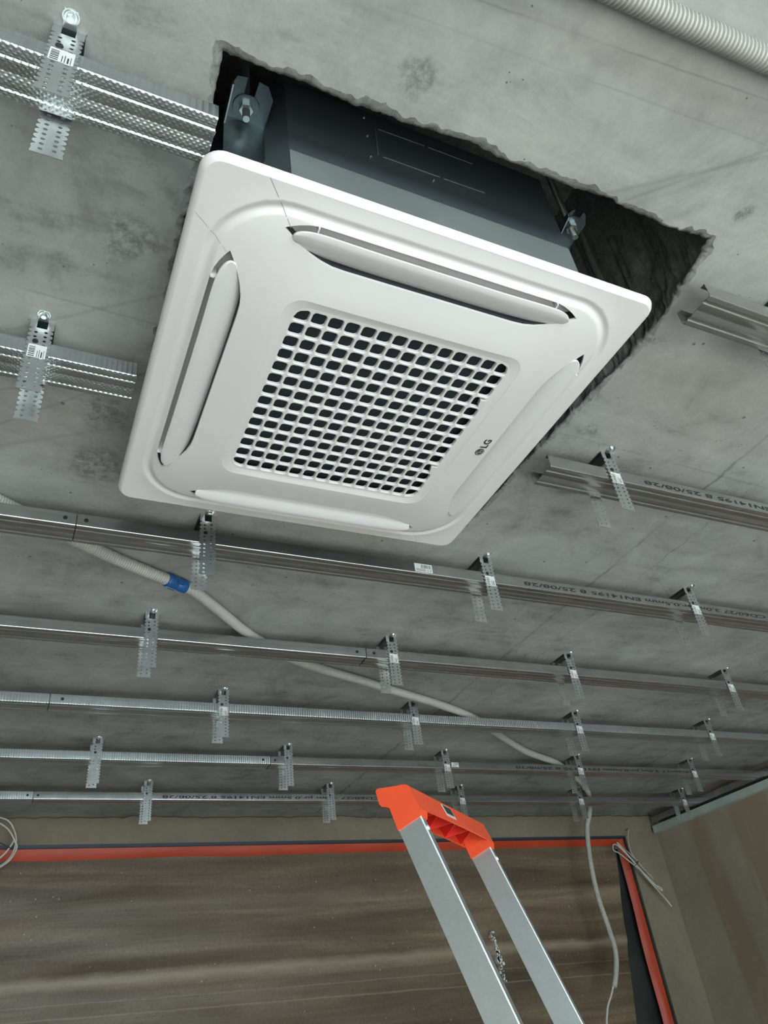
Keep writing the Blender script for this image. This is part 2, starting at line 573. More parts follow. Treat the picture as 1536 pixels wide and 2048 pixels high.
def build_ceiling():
    X0, X1, Y0, Y1 = XL, XR, YN, YB + 0.02
    loops = [[(X0, Y0), (X1, Y0), (X1, Y1), (X0, Y1)], outer_ring]
    pts, tri = cdt(loops, [])
    keep = []
    for t in tri:
        cx = sum(pts[i][0] for i in t) / 3; cy = sum(pts[i][1] for i in t) / 3
        if not pip(cx, cy, outer_ring):
            keep.append(t)
    v = [(p[0], p[1], ZC) for p in pts]
    # upper side so the slab has thickness
    f = [tuple(reversed(t)) for t in keep]
    o = obj('ceiling', v, f, 'ceiling_concrete')
    struct(o)
    # broken rim and the rough sides of the opening
    v, f = [], []
    rings = []
    rings.append([(p[0], p[1], ZC) for p in outer_ring])
    rings.append([(p[0], p[1], ZC + chip[i] * (0.05 + 0.16 * rnd.random())) for i, p in enumerate(mid_ring)])
    rings.append([(p[0], p[1], ZC + chip[i] * 0.30 + 0.0015 * rnd.random()) for i, p in enumerate(inner)])
    for k, z in enumerate((0.112, 0.125, 0.15, 0.18, 0.215, 0.26, 0.40, 0.60)):
        ring = []
        for i, p in enumerate(inner):
            d = 0.004 * k + 0.010 * mnoise.noise(Vector((p[0] * 30, p[1] * 30, z * 40))) + 0.004 * (rnd.random() - 0.5)
            q = outward(inner, i, d + 0.004)
            ring.append((q[0], q[1], max(z, rings[2][i][2] + 0.004 * (k + 1))))
        rings.append(ring)
    for r in rings:
        v += r
    for k in range(len(rings) - 1):
        for i in range(N):
            j = (i + 1) % N
            f.append((k * N + i, (k + 1) * N + i, (k + 1) * N + j, k * N + j))
    rim = obj('broken_edge', v, f, 'broken_concrete', parent=o, smooth=True)
    # underside of the layer above the slab
    m = MB()
    m.box((-0.40, -0.46, 0.59), (0.52, 0.50, 0.61))
    m.build('upper_layer', 'broken_concrete', o)
build_ceiling()

def slab(name, lo, hi, mat):
    m = MB(); m.box(lo, hi)
    return struct(m.build(name, mat))
slab('floor', (XL, YN, ZF - 0.1), (XR, YB, ZF), 'floor_screed')
slab('wall_right', (XR, YN, ZF), (XR + 0.12, YB + 0.15, ZC), 'side_plaster')
slab('wall_left', (XL - 0.12, YN, ZF), (XL, YB + 0.15, ZC), 'side_plaster')
# near wall: four pieces around the daylight window
m = MB()
wx0, wx1, wz0, wz1 = -1.75, 1.95, -2.12, -0.18
m.box((XL, YN - 0.12, ZF), (wx0, YN, ZC)); m.box((wx1, YN - 0.12, ZF), (XR, YN, ZC))
m.box((wx0, YN - 0.12, ZF), (wx1, YN, wz0)); m.box((wx0, YN - 0.12, wz1), (wx1, YN, ZC))
struct(m.build('wall_near', 'side_plaster'))

# back wall: concrete above, plaster band with a ragged upper edge, strip at the right of the window
WT, WX = -0.016, 2.487        # top and right edge of the window opening
m = MB()
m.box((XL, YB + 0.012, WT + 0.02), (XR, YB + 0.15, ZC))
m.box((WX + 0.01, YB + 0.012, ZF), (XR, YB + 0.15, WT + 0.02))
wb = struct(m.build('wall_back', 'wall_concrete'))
top = []
x = XL
while x < XR:
    z = 0.083 + 0.010 * mnoise.noise(Vector((x * 4, 0, 3))) + 0.006 * mnoise.noise(Vector((x * 25, 0, 9)))
    top.append((x, min(z, 0.098)))
    x += 0.011
top.append((XR, 0.088))
v, f = [], []
for (x, z) in top:
    v += [(x, YB, WT), (x, YB, z - 0.004), (x, YB + 0.006, z), (x, YB + 0.02, z + 0.001)]
for i in range(len(top) - 1):
    a, b = i * 4, i * 4 + 4
    for k in range(3):
        f.append((a + k, b + k, b + k + 1, a + k + 1))
k = len(v)
v += [(XL, YB, WT), (XR, YB, WT), (XR, YB + 0.16, WT), (XL, YB + 0.16, WT)]
f.append((k, k + 1, k + 2, k + 3))
k = len(v)
v += [(WX, YB, ZF), (XR, YB, ZF), (XR, YB, WT), (WX, YB, WT), (WX, YB + 0.16, ZF), (WX, YB + 0.16, WT)]
f += [(k, k + 1, k + 2, k + 3), (k, k + 3, k + 5, k + 4)]
obj('plaster_coat', v, f, 'wall_plaster', parent=wb)

# covered window: black frame, orange sealing tape, dusty plastic film
m = MB()
m.box((XL, YB + 0.006, WT - 0.012), (WX, YB + 0.075, WT))
m.box((WX - 0.010, YB + 0.006, ZF), (WX, YB + 0.075, WT))
m.box((WX - 0.42, YB + 0.062, ZF), (WX - 0.02, YB + 0.075, WT - 0.05))
win = struct(m.build('window_1', 'frame_black'))
m = MB()
m.box((XL, YB + 0.001, WT - 0.010), (WX, YB + 0.007, WT))
m.build('gasket', 'gasket_navy', win)
# tape along the top: slightly creased strip; tape down the side
def strip(name, pts_fn, n, mat, parent):
    v, f = [], []
    for i in range(n + 1):
        rows = pts_fn(i / n)
        w = len(rows)
        v += rows
        if i:
            for k in range(w - 1):
                a = (i - 1) * w + k
                f.append((a, a + w, a + w + 1, a + 1))
    return obj(name, v, f, mat, parent=parent, smooth=True)
def tape_top(t):
    x = XL + (WX - 0.008 - XL) * t
    zb = WT - 0.045 - 0.011 * (1 - t) * 1.6 + 0.004 * mnoise.noise(Vector((x * 3, 0, 0)))
    zt = WT - 0.010
    y = YB + 0.012
    w = 0.006 * mnoise.noise(Vector((x * 5, 2, 0)))
    return [(x, y, zt), (x, y + 0.004 + w * 0.4, zt - 0.3 * (zt - zb)), (x, y + 0.010 + w, zt - 0.65 * (zt - zb)), (x, y + 0.022, zb)]
strip('sealing_tape', tape_top, 160, 'tape_orange', win)
def tape_side(t):
    z = (WT - 0.012) + (ZF - WT) * t
    w = 0.005 * mnoise.noise(Vector((z * 6, 7, 0)))
    x1 = WX - 0.012
    x0 = WX - 0.046 - 0.022 * min(1.0, t * 2.6) - 0.008 * mnoise.noise(Vector((z * 3, 3, 0)))
    return [(x0, YB + 0.024, z), (x0 + 0.016, YB + 0.014 + w, z), (x0 + 0.03, YB + 0.011 + w, z), (x1, YB + 0.010, z)]
strip('sealing_tape', tape_side, 120, 'tape_orange', win)
v, f = [], []
nx, nz = 170, 110
for j in range(nz + 1):
    for i in range(nx + 1):
        z = (WT - 0.035) + (ZF - WT + 0.035) * j / nz
        x = XL + (WX - 0.052 - 0.155 * min(1.3, (WT - z) / 0.8) - XL) * i / nx
        q = Vector((x * 0.7, z * 5 - x * 0.25, 0.5))
        d = 0.012 * mnoise.noise(q) + 0.005 * mnoise.noise(q * 3.3) + 0.002 * mnoise.noise(Vector((x * 9, z * 14, 3)))
        v.append((x, YB + 0.030 - 0.02 * math.exp(-((z + 0.46 + x * 0.006) / 0.04) ** 2) * 0.6 + d * min(1, j / 6), z))
for j in range(nz):
    for i in range(nx):
        a = j * (nx + 1) + i
        f.append((a, a + 1, a + nx + 2, a + nx + 1))
obj('plastic_film', v, f, 'dusty_film', parent=win, smooth=True)
# plaster splash stuck to the film
m = MB()
for k in range(46):
    t = rnd.random()
    x = 1.612 + 0.022 * t + rnd.gauss(0, 0.006) - 0.004
    z = -0.40 - 0.19 * t + rnd.gauss(0, 0.008)
    r = 0.0015 + 0.006 * rnd.random() * (1 if 0.3 < t < 0.8 else 0.5)
    q = [(x + r * math.cos(a) * rnd.uniform(.6, 1.2), z + r * 1.4 * math.sin(a) * rnd.uniform(.6, 1.2)) for a in [math.pi * 2 * i / 7 for i in range(7)]]
    m.prism(q, lambda a, b: (a, YB + 0.006, b), lambda a, b: (a, YB + 0.028, b))
sp = m.build('plaster_splash', 'label_white', win)
sp['kind'] = 'stuff'

# ------------------------------------------------------------------ air conditioner
AC = (0.0, 0.0, 0.0)
ac = empty('cassette_air_conditioner', AC)
tag(ac, 'white square cassette air conditioner hung in the hole broken through the concrete ceiling', 'air conditioner')

ZR = [(0.0, -0.020), (0.165, -0.020), (0.185, -0.0188), (0.23, -0.0125), (0.262, -0.0075), (0.285, -0.0025), (0.303, 0.0), (0.6, 0.0)]
def lerp_smooth(r):
    for (a, za), (b, zb) in zip(ZR, ZR[1:]):
        if r <= b:
            t = (r - a) / (b - a)
            return za + (zb - za) * t
    return 0.0
TAB = [sum(lerp_smooth(max(0, i * 0.0005 + d * 0.0012)) for d in range(-8, 9)) / 17 for i in range(900)]
def sd_ring(x, y, h=0.277, R=0.082):
    ax, ay = abs(x) - (h - R), abs(y) - (h - R)
    return math.hypot(max(ax, 0), max(ay, 0)) + min(max(ax, ay), 0) - R
def zf(x, y):
    r = (abs(x) ** 6 + abs(y) ** 6) ** (1 / 6)
    k = r / 0.0005
    i = min(int(k), 898)
    z = TAB[i] + (TAB[i + 1] - TAB[i]) * (k - i)
    d = sd_ring(x, y)
    if abs(d) < 0.0095:
        z += 0.0032 * (0.5 + 0.5 * math.cos(math.pi * d / 0.0095))
    return z
def nf(x, y):
    h = 0.0008
    dx = (zf(x + h, y) - zf(x - h, y)) / (2 * h)
    dy = (zf(x, y + h) - zf(x, y - h)) / (2 * h)
    return Vector((dx, dy, -1)).normalized()

# outline of one air outlet: u along the side, v outward
def slot_outline(inset=0.0, n=30):
    L = 0.205
    pts = []
    def outer(u):
        s = max(0, (abs(u) - 0.160) / 0.045)
        return 0.2685 - 0.0135 * s * s
    def innr(u):
        s = max(0, (abs(u) - 0.125) / 0.08)
        return 0.2245 + 0.0305 * s ** 1.9
    us = [-L * math.cos(math.pi * i / n) for i in range(n + 1)]
    for u in us:
        pts.append((u, outer(u)))
    for u in reversed(us[1:-1]):
        pts.append((u, innr(u)))
    return pts
ROTS = [0, 90, 180, 270]
def rot2(p, deg):
    # side 0 = the near side (toward -y)
    u, v = p
    x, y = u, -v
    a = math.radians(deg)
    return (x * math.cos(a) - y * math.sin(a), x * math.sin(a) + y * math.cos(a))
slots = [densify([rot2(p, d) for p in slot_outline()], 0.006) for d in ROTS]
GH = 0.1745
grille_edge = densify(rrect(GH, GH, 0.026, 8), 0.006)
face_edge = densify(rrect(0.303, 0.303, 0.018, 8), 0.006)

extra = []
st = 0.0062
k = int(0.303 / st)
def clear(x, y):
    if max(abs(x), abs(y)) > 0.2985: return False
    if max(abs(x), abs(y)) < GH + 0.003: return False
    for s in slots:
        xs = [p[0] for p in s]; ys = [p[1] for p in s]
        if min(xs) - .002 < x < max(xs) + .002 and min(ys) - .002 < y < max(ys) + .002:
            if pip(x, y, s): return False
            if min((x - p[0]) ** 2 + (y - p[1]) ** 2 for p in s) < 0.0016 ** 2: return False
    return True
for i in range(-k, k + 1):
    for j in range(-k, k + 1):
        x, y = i * st, j * st
        if abs(sd_ring(x, y)) > 0.0105 and clear(x, y):
            extra.append((x, y))
for off in (-0.0095, -0.0065, -0.0038, -0.0013, 0.0013, 0.0038, 0.0065, 0.0095):
    for p in densify(rrect(0.277 + off, 0.277 + off, 0.082 + off, 16), 0.006):
        if clear(*p):
            extra.append(p)
pts, tri = cdt([face_edge, grille_edge] + slots, extra)
v = [(p[0], p[1], zf(*p)) for p in pts]
nrm = [nf(*p) for p in pts]
f = []
for t in tri:
    cx = sum(pts[i][0] for i in t) / 3; cy = sum(pts[i][1] for i in t) / 3
    if pip(cx, cy, grille_edge) or not pip(cx, cy, face_edge): continue
    if any(pip(cx, cy, s) for s in slots): continue
    f.append(tuple(reversed(t)))
panel = obj('fascia_panel', v, f, 'abs_white', parent=ac, normals=nrm)
# bevelled border of the panel
ring0 = rrect(0.303, 0.303, 0.018, 8)
rings = [(0.303, 0.018, 0.0), (0.3055, 0.0205, 0.0009), (0.3085, 0.0235, 0.0050), (0.310, 0.025, 0.0090), (0.3095, 0.0245, 0.0105), (0.29, 0.02, 0.0108), (0.215, 0.02, 0.0108)]
v, f = [], []
n = len(ring0)
for (h, r, z) in rings:
    v += [(p[0], p[1], z) for p in rrect(h, h, r, 8)]
for q in range(len(rings) - 1):
    for i in range(n):
        j = (i + 1) % n
        f.append((q * n + i, q * n + j, (q + 1) * n + j, (q + 1) * n + i))
obj('panel_border', v, f, 'abs_white', parent=ac, smooth=True, angle=50)
# dark ducts behind the outlets, with a rounded lip
for s in slots:
    n = len(s)
    v = [(p[0], p[1], zf(*p)) for p in s] + [(p[0], p[1], zf(*p) + 0.004) for p in s] + [(p[0], p[1], 0.10) for p in s]
    lip = [(i, (i + 1) % n, n + (i + 1) % n, n + i) for i in range(n)]
    wall = [(n + i, n + (i + 1) % n, 2 * n + (i + 1) % n, 2 * n + i) for i in range(n)]
    obj('outlet_lip', v[:2 * n], lip, 'abs_white', parent=ac)
    duct = obj('outlet_duct', v, wall + [tuple(range(2 * n, 3 * n))], 'duct_dark', parent=ac)
# louvers, tilted with the outer edge dipping
lo_pts = slot_outline(n=40)
for d in ROTS:
    cu, cv = 0.0, 0.246
    base = []
    for (u, w_) in lo_pts:
        t = (w_ - cv) / 0.0225
        base.append((u * 0.945, cv + 0.001 + (w_ - cv) * 0.80 - (0.003 if w_ > cv else 0.0)))
    m_top, m_bot = [], []
    grid = []
    rows = 9
    nn = len(lo_pts) // 2
    us = [-0.1935 * math.cos(math.pi * i / 60) for i in range(61)]
    def vh(u):
        e = min(1.0, abs(u) / 0.1935)
        return 0.2438 + 0.0062 * e ** 5, 0.0190 * max(0.0, 1 - e ** 9) ** 0.55
    def vo(u):
        c, h = vh(u)
        return c + h
    def vi(u):
        c, h = vh(u)
        return c - h
    def lz(u, w_):
        c, h = vh(u)
        t = min(1, max(0, (w_ - 0.2257) / 0.039))
        e = abs(u) / 0.1935
        return -0.0012 - 0.0150 * (1 - (1 - t) ** 2.2) + 0.0025 * e ** 4
    v, f = [], []
    for u in us:
        a, b = vi(u), vo(u)
        for k in range(rows):
            w_ = a + (b - a) * k / (rows - 1)
            x, y = rot2((u, w_), d)
            edge = 0.0012 if k in (0, rows - 1) else 0.0
            v.append((x, y, lz(u, w_) + edge))
    nb = len(v)
    for (x, y, z) in list(v):
        v.append((x, y, z + 0.003))
    for i in range(len(us) - 1):
        for k in range(rows - 1):
            a = i * rows + k
            f.append((a, a + 1, a + rows + 1, a + rows))
            f.append((nb + a, nb + a + rows, nb + a + rows + 1, nb + a + 1))
        a, b = i * rows, i * rows + rows - 1
        f.append((a, a + rows, nb + a + rows, nb + a))
        f.append((b, nb + b, nb + b + rows, b + rows))
    lv = MB(); lv.v = v; lv.f = f
    blade = lv.build('louver', 'abs_louver', ac, smooth=True, angle=40)
    # white pivot arms near both ends
    for u in (-0.168, 0.165):
        x, y = rot2((u, 0.2650), d)
        mm = MB()
        ex, ey = (0.0009, 0.0035) if d in (0, 180) else (0.0035, 0.0009)
        mm.box((x - ex, y - ey, -0.010), (x + ex, y + ey, 0.02))
        mm.build('pivot_arm', 'abs_louver', blade)

# intake grille: recessed plate with 14 x 14 rounded openings
P14, CW = 0.0229, 0.0096
ZG = -0.0165
plate = densify(rrect(0.1635, 0.1635, 0.024, 8), 0.006)
cells = []
CR = 0.1600
for i in range(14):
    for j in range(14):
        cx, cy = (i - 6.5) * P14, (j - 6.5) * P14
        c = rrect(CW, CW, 0.0048, 4, cx, cy)
        if (i in (0, 13)) and (j in (0, 13)):
            # corner openings follow the rounded outline
            sx = -1 if i == 0 else 1; sy = -1 if j == 0 else 1
            R = 0.0155
            qx, qy = cx + sx * (CW - R), cy + sy * (CW - R)
            c2 = []
            for p in c:
                dx, dy = (p[0] - qx) * sx, (p[1] - qy) * sy
                if dx > 0 and dy > 0:
                    L = math.hypot(dx, dy)
                    if L > R:
                        p = (qx + sx * dx / L * R, qy + sy * dy / L * R)
                c2.append(p)
            c = c2
        cells.append(c)
def grow(c, d):
    mx = sum(p[0] for p in c) / len(c); my = sum(p[1] for p in c) / len(c)
    return [(p[0] + d * math.copysign(1, p[0] - mx) * min(1, abs(p[0] - mx) / 0.006), p[1] + d * math.copysign(1, p[1] - my) * min(1, abs(p[1] - my) / 0.006)) for p in c]
lips = [grow(c, 0.0009) for c in cells]
pts, tri = cdt([plate] + lips, [])
bb = [(min(p[0] for p in c), max(p[0] for p in c), min(p[1] for p in c), max(p[1] for p in c)) for c in lips]
v = [(p[0], p[1], ZG) for p in pts]
f = []
for t in tri:
    cx = sum(pts[i][0] for i in t) / 3; cy = sum(pts[i][1] for i in t) / 3
    if not pip(cx, cy, plate): continue
    hit = False
    for b, c in zip(bb, lips):
        if b[0] <= cx <= b[1] and b[2] <= cy <= b[3] and pip(cx, cy, c):
            hit = True; break
    if not hit:
        f.append(tuple(reversed(t)))
# chamfered lips and walls
for c, l in zip(cells, lips):
    n = len(c); k = len(v)
    v += [(p[0], p[1], ZG) for p in l] + [(p[0], p[1], ZG + 0.0007) for p in c] + [(p[0], p[1], ZG + 0.0048) for p in grow(c, -0.0004)]
    for q in range(2):
        for i in range(n):
            j = (i + 1) % n
            f.append((k + q * n + i, k + (q + 1) * n + i, k + (q + 1) * n + j, k + q * n + j))
# sloped border joining the grille to the fascia
def rr2(h, r, seg=8, ns=24):
    base = rrect(h, h, r, seg)
    out = []
    n_ = len(base)
    for i_ in range(n_):
        a_, b_ = base[i_], base[(i_ + 1) % n_]
        k_ = ns if i_ % (seg + 1) == seg else 1
        out += [(a_[0] + (b_[0] - a_[0]) * j_ / k_, a_[1] + (b_[1] - a_[1]) * j_ / k_) for j_ in range(k_)]
    return out
r0 = rr2(GH + 0.0008, 0.0268); r1 = rr2(0.1635, 0.024)
n = len(r0); k = len(v)
v += [(p[0], p[1], zf(*p) + 0.0001) for p in r0] + [(p[0] * .3 + q[0] * .7, p[1] * .3 + q[1] * .7, ZG - 0.0006) for p, q in zip(r0, r1)] + [(p[0], p[1], ZG) for p in r1]
for q in range(2):
    for i in range(n):
        j = (i + 1) % n
        f.append((k + q * n + i, k + q * n + j, k + (q + 1) * n + j, k + (q + 1) * n + i))
grille = obj('intake_grille', v, f, 'abs_white', parent=ac)
m = MB(); m.box((-0.171, -0.171, 0.004), (0.171, 0.171, 0.008))
m.build('air_filter', 'filter_black', ac)
# release tabs showing in two openings on the right edge
for (x, y) in ((0.1545, -0.0803), (0.1545, 0.0803)):
    m = MB()
    m.prism([(-0.005, -0.0055), (0.0045, -0.0075), (0.0045, 0.0075), (-0.002, 0.0075)], lambda a, b: (x + a, y + b, ZG - 0.001), lambda a, b: (x + a + 0.001, y + b, ZG + 0.008))
    m.build('release_tab', 'abs_louver', ac)
# joints of the corner covers
def surf_line(a, b, w, name='seam'):
    n = 8
    a, b = Vector(a), Vector(b)
    d = (b - a).normalized()
    s = Vector((-d.y, d.x)) * w / 2
    v, f = [], []
    for i in range(n + 1):
        p = a + (b - a) * (i / n)
        for q in (p - s, p + s):
            v.append((q.x, q.y, zf(q.x, q.y) - 0.00018))
        if i:
            f.append((2 * i - 2, 2 * i - 1, 2 * i + 1, 2 * i))
    return obj(name, v, f, 'seam_grey', parent=ac)
surf_line((-0.2365, -0.303), (-0.1985, -0.2570), 0.0008)
surf_line((-0.303, -0.2365), (-0.2570, -0.2010), 0.0005)
surf_line((0.2365, 0.303), (0.2045, 0.2570), 0.0003)
def bevel_seam(x):
    m = MB()
    m.add([(x - .0005, -0.3031, -0.0002), (x + .0005, -0.3031, -0.0002), (x + .0005, -0.3104, 0.009), (x - .0005, -0.3104, 0.009)], [(0, 1, 2, 3)])
    m.build('seam', 'seam_grey', ac)
bevel_seam(-0.2365); bevel_seam(0.2445)
# screw cover in the far left corner
m = MB()
cxs, cys = -0.2535, 0.2645
zz = zf(cxs, cys)
ringv = [(cxs + 0.0068 * math.cos(2 * math.pi * i / 24), cys + 0.0068 * math.sin(2 * math.pi * i / 24)) for i in range(24)]
m.add([(p[0], p[1], zf(*p) - 0.0002) for p in ringv] + [(cxs + (p[0] - cxs) * 0.8, cys + (p[1] - cys) * 0.8, zf(*p) + 0.0012) for p in ringv] + [(cxs, cys, zz + 0.0014)],
      [(i, (i + 1) % 24, 24 + (i + 1) % 24, 24 + i) for i in range(24)] + [(24 + i, 24 + (i + 1) % 24, 48) for i in range(24)])
m.build('screw_cover', 'abs_louver', ac)

# maker's badge: round face emblem and two letters, reading along the right edge
LX, LY = 0.209, 0.0195
LZ = zf(LX, LY) - 0.0004
slx = (zf(LX + 0.004, LY) - zf(LX - 0.004, LY)) / 0.008
def badge(px, py, dz):     # px along the reading direction, py up on the letters
    x, y = LX - py, LY - px
    return (x, y, zf(x, y) - 0.0004 - dz)
m = MB()
m.prism([(0.0078 * math.cos(2 * math.pi * i / 40), 0.0078 * math.sin(2 * math.pi * i / 40)) for i in range(40)], lambda a, b: badge(a, b, -0.0006), lambda a, b: badge(a, b, 0.0002))
emb = m.build('emblem', 'logo_grey', ac)
m = MB()
def arc(r0, r1, a0, a1, n=26):
    vv, ff = [], []
    for i in range(n + 1):
        a = math.radians(a0 + (a1 - a0) * i / n)
        vv += [badge(r0 * math.cos(a), r0 * math.sin(a), 0.0004), badge(r1 * math.cos(a), r1 * math.sin(a), 0.0004)]
        if i:
            ff.append((2 * i - 2, 2 * i - 1, 2 * i + 1, 2 * i))
    m.add(vv, ff)
arc(0.0058, 0.0063, 70, 365)
def bar(x0, y0, x1, y1):
    m.add([badge(x0, y0, 0.0004), badge(x1, y0, 0.0004), badge(x1, y1, 0.0004), badge(x0, y1, 0.0004)], [(0, 1, 2, 3)])
bar(0.0022, -0.0004, 0.0062, 0.0004)
bar(-0.0004, -0.0026, 0.0004, 0.0036); bar(-0.0004, -0.0030, 0.0020, -0.0022)
m.add([badge(-0.0030 + 0.0009 * math.cos(a), 0.0026 + 0.0009 * math.sin(a), 0.0004) for a in [2 * math.pi * i / 10 for i in range(10)]], [tuple(range(10))])
m.build('emblem_face', 'logo_white', emb)
mx = Matrix(((0, -1, 0, LX + 0.0062), (-1, 0, 0, LY - 0.0100), (0, 0, -1, LZ - 0.0003 + slx * 0.003), (0, 0, 0, 1)))
lt = text_mesh('lettering', 'LG', 0.0172, mx, 'logo_grey', ac, bold=0.0006, spacing=1.05)
for vt in lt.data.vertices:          # lay the flat print on the curved fascia
    vt.co.z = zf(vt.co.x, vt.co.y) - 0.0005

# sheet metal body with cut corners
def octo(h, c):
    return [(h, -h + c), (h, h - c), (h - c, h), (-h + c, h), (-h, h - c), (-h, -h + c), (-h + c, -h), (h - c, -h)]
m = MB()
m.prism(octo(0.285, 0.080), lambda a, b: (a, b, 0.012), lambda a, b: (a, b, 0.285))
body = m.build('body_shell', 'body_steel', ac)
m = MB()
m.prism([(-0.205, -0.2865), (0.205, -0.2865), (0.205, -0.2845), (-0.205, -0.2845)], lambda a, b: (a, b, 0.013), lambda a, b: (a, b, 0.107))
m.build('lower_band', 'band_grey', ac)  # paler grey band across the lower near face of the body
m = MB()
def bl(x0, z0, x1, z1, w=0.0016):
    d = Vector((x1 - x0, 0, z1 - z0)).normalized(); s = Vector((-d.z, 0, d.x)) * w / 2
    q = [Vector((x0, -0.2858, z0)) - s, Vector((x1, -0.2858, z1)) - s, Vector((x1, -0.2858, z1)) + s, Vector((x0, -0.2858, z0)) + s]
    m.add(q + [p + Vector((0, 0.001, 0)) for p in q], [(0, 1, 2, 3), (0, 4, 5, 1), (2, 6, 7, 3), (1, 5, 6, 2), (3, 7, 4, 0)])
bl(-0.077, 0.246, -0.080, 0.178); bl(-0.072, 0.247, 0.000, 0.250); bl(0.006, 0.250, 0.079, 0.252); bl(-0.073, 0.175, 0.012, 0.177); bl(0.018, 0.177, 0.084, 0.180)
m.build('pressed_outline', 'body_line', body)
for (x, z) in ((-0.092, 0.262), (-0.092, 0.214), (-0.092, 0.164), (0.0, 0.162)):
    m = MB(); m.cyl((x, -0.2848, z), (x, -0.2872, z), 0.0016, 0.0012, 8)
    m.build('screw', 'steel_rod', body)

# hanging brackets and threaded rods at the two near corners
def bracket(xa, xb, rx, ry, zt, zlow):
    yp = -0.262
    m = MB()
    xm = (xa + xb) / 2
    # upright plate with one rounded lower corner
    poly = [(xa, zt + 0.002), (xb, zt + 0.002), (xb, zlow + 0.012), (xb - 0.004, zlow + 0.003), (xb - 0.012, zlow), (xa, zlow)]
    m.prism(poly, lambda a, b: (a, yp, b), lambda a, b: (a, yp + 0.002, b))
    # shelf reaching toward the opening's edge, slotted for the rod
    q = rx - xm
    sh = [(xa, yp), (xb, yp), (xb, -0.298), (xb - 0.010, -0.312), (rx + 0.007, -0.314), (rx + 0.006, ry + 0.004), (rx, ry + 0.009), (rx - 0.006, ry + 0.004), (rx - 0.007, -0.314), (xa + 0.004, -0.312), (xa, -0.30)]
    m.prism(sh, lambda a, b: (a, b, zt), lambda a, b: (a, b, zt + 0.002))
    # turned-down side lip
    m.prism([(yp, zt - 0.022), (yp, zt), (-0.304, zt), (-0.304, zt - 0.008)], lambda a, b: (xa, a, b), lambda a, b: (xa + 0.0018, a, b))
    br = m.build('bracket', 'zinc_dark', ac)
    # arm joining the bracket to the cut corner of the body
    m = MB()
    m.box((xm - 0.010, yp + 0.001, zt - 0.05), (xm + 0.010, -0.215, zt - 0.046))
    m.build('bracket_arm', 'zinc_dark', br)
    r = empty('threaded_rod', (rx, ry, zt))
    O = (rx, ry, zt)
    path = [Vector((rx, ry, zt - 0.030 + i * 0.0008)) for i in range(int((0.30 - zt + 0.03) / 0.0008))]
    vv, ff = tube(path, [0.0048 if i % 2 else 0.0042 for i in range(len(path))], 12)
    obj('rod', vv, ff, 'steel_rod', parent=r, origin=O)
    m = MB(); m.cyl((rx, ry, zt - 0.0005), (rx, ry, zt - 0.0028), 0.0165, 0.0160, 28)
    m.build('washer', 'zinc_dark', r, O)
    m = MB(); m.cyl((rx, ry, zt - 0.0028), (rx, ry, zt - 0.0108), 0.0085, n=6)
    m.build('nut', 'steel_rod', r, O)
    m = MB(); m.cyl((rx, ry, zt + 0.0025), (rx, ry, zt + 0.0105), 0.0085, n=6)
    m.build('nut', 'steel_rod', r, O)
    return r
tag(bracket(-0.279, -0.227, -0.256, -0.280, 0.184, 0.100), 'threaded steel rod with wide washer at the upper left corner of the opening', 'threaded rod', 'rods carrying the air conditioner')
tag(bracket(0.209, 0.246, 0.224, -0.290, 0.168, 0.145), 'threaded steel rod with nut at the upper right corner of the opening', 'threaded rod', 'rods carrying the air conditioner')

# ------------------------------------------------------------------ ceiling rails
ROW = {'A': -0.3284, 'B': 0.0660, 'C': 0.4558, 'D': 0.8611, 'E': 1.2615, 'F': 1.6765, 'G': 2.0818}
WEB, FL, ZRL = 0.056, 0.0255, 0.035
def rail_section(th=0.0006):
    # open line from the inner lip of one flange round to the other
    g = 0.0012
    rb = 0.0022
    def bend(cx, cz, a0, a1, n=5):
        return [(cx + rb * math.cos(math.radians(a0 + (a1 - a0) * i / n)), cz + rb * math.sin(math.radians(a0 + (a1 - a0) * i / n))) for i in range(n + 1)]
    line = [(0.0075, FL - 0.0005), (0.0, FL)] + bend(rb, rb, 180, 270) + [(0.0085, 0.0), (0.0105, g), (0.0135, g), (0.0155, 0.0), (0.0248, 0.0), (0.0270, g * 0.8), (0.0290, g * 0.8), (0.0312, 0.0),
            (0.0405, 0.0), (0.0425, g), (0.0455, g), (0.0475, 0.0)] + bend(WEB - rb, rb, 270, 360) + [(WEB, FL), (WEB - 0.0075, FL - 0.0005)]
    out, inn = [], []
    n = len(line)
    for i in range(n):
        a = Vector(line[max(i - 1, 0)]); b = Vector(line[min(i + 1, n - 1)])
        d = (b - a).normalized()
        nn = Vector((-d.y, d.x))
        out.append(tuple(line[i]))
        p = Vector(line[i]) + nn * th
        inn.append((p.x, p.y))
    return out, inn
SEC_O, SEC_I = rail_section()
def rail(row, x0, x1, mat, label, name='ceiling_rail'):
    y = ROW[row]
    O = (x0, y, ZRL)
    poly = SEC_O + list(reversed(SEC_I))
    m = MB()
    n = len(poly)
    v = []
    for x in (x0, x1):
        v += [(x, y + p[0], ZRL + p[1]) for p in poly]
    f = [(i, (i + 1) % n, n + (i + 1) % n, n + i) for i in range(n)]
    k = len(SEC_O)
    for base in (0, n):
        for i in range(k - 1):
            f.append((base + i, base + i + 1, base + n - 2 - i, base + n - 1 - i))
    m.add(v, f)
    root = empty(name, O)
    m.build('profile', mat, root, O, smooth=True, angle=28)
    tag(root, label, 'ceiling rail', 'galvanised ceiling rails')
    return root, O
def rail_screw(r, x, z=0.0135):
    root, O = r
    y = O[1]
    m = MB()
    m.cyl((x, y + 0.0002, ZRL + z), (x, y - 0.0013, ZRL + z), 0.0042, 0.0036, 14)
    m.build('screw', 'screw_black', root, O)
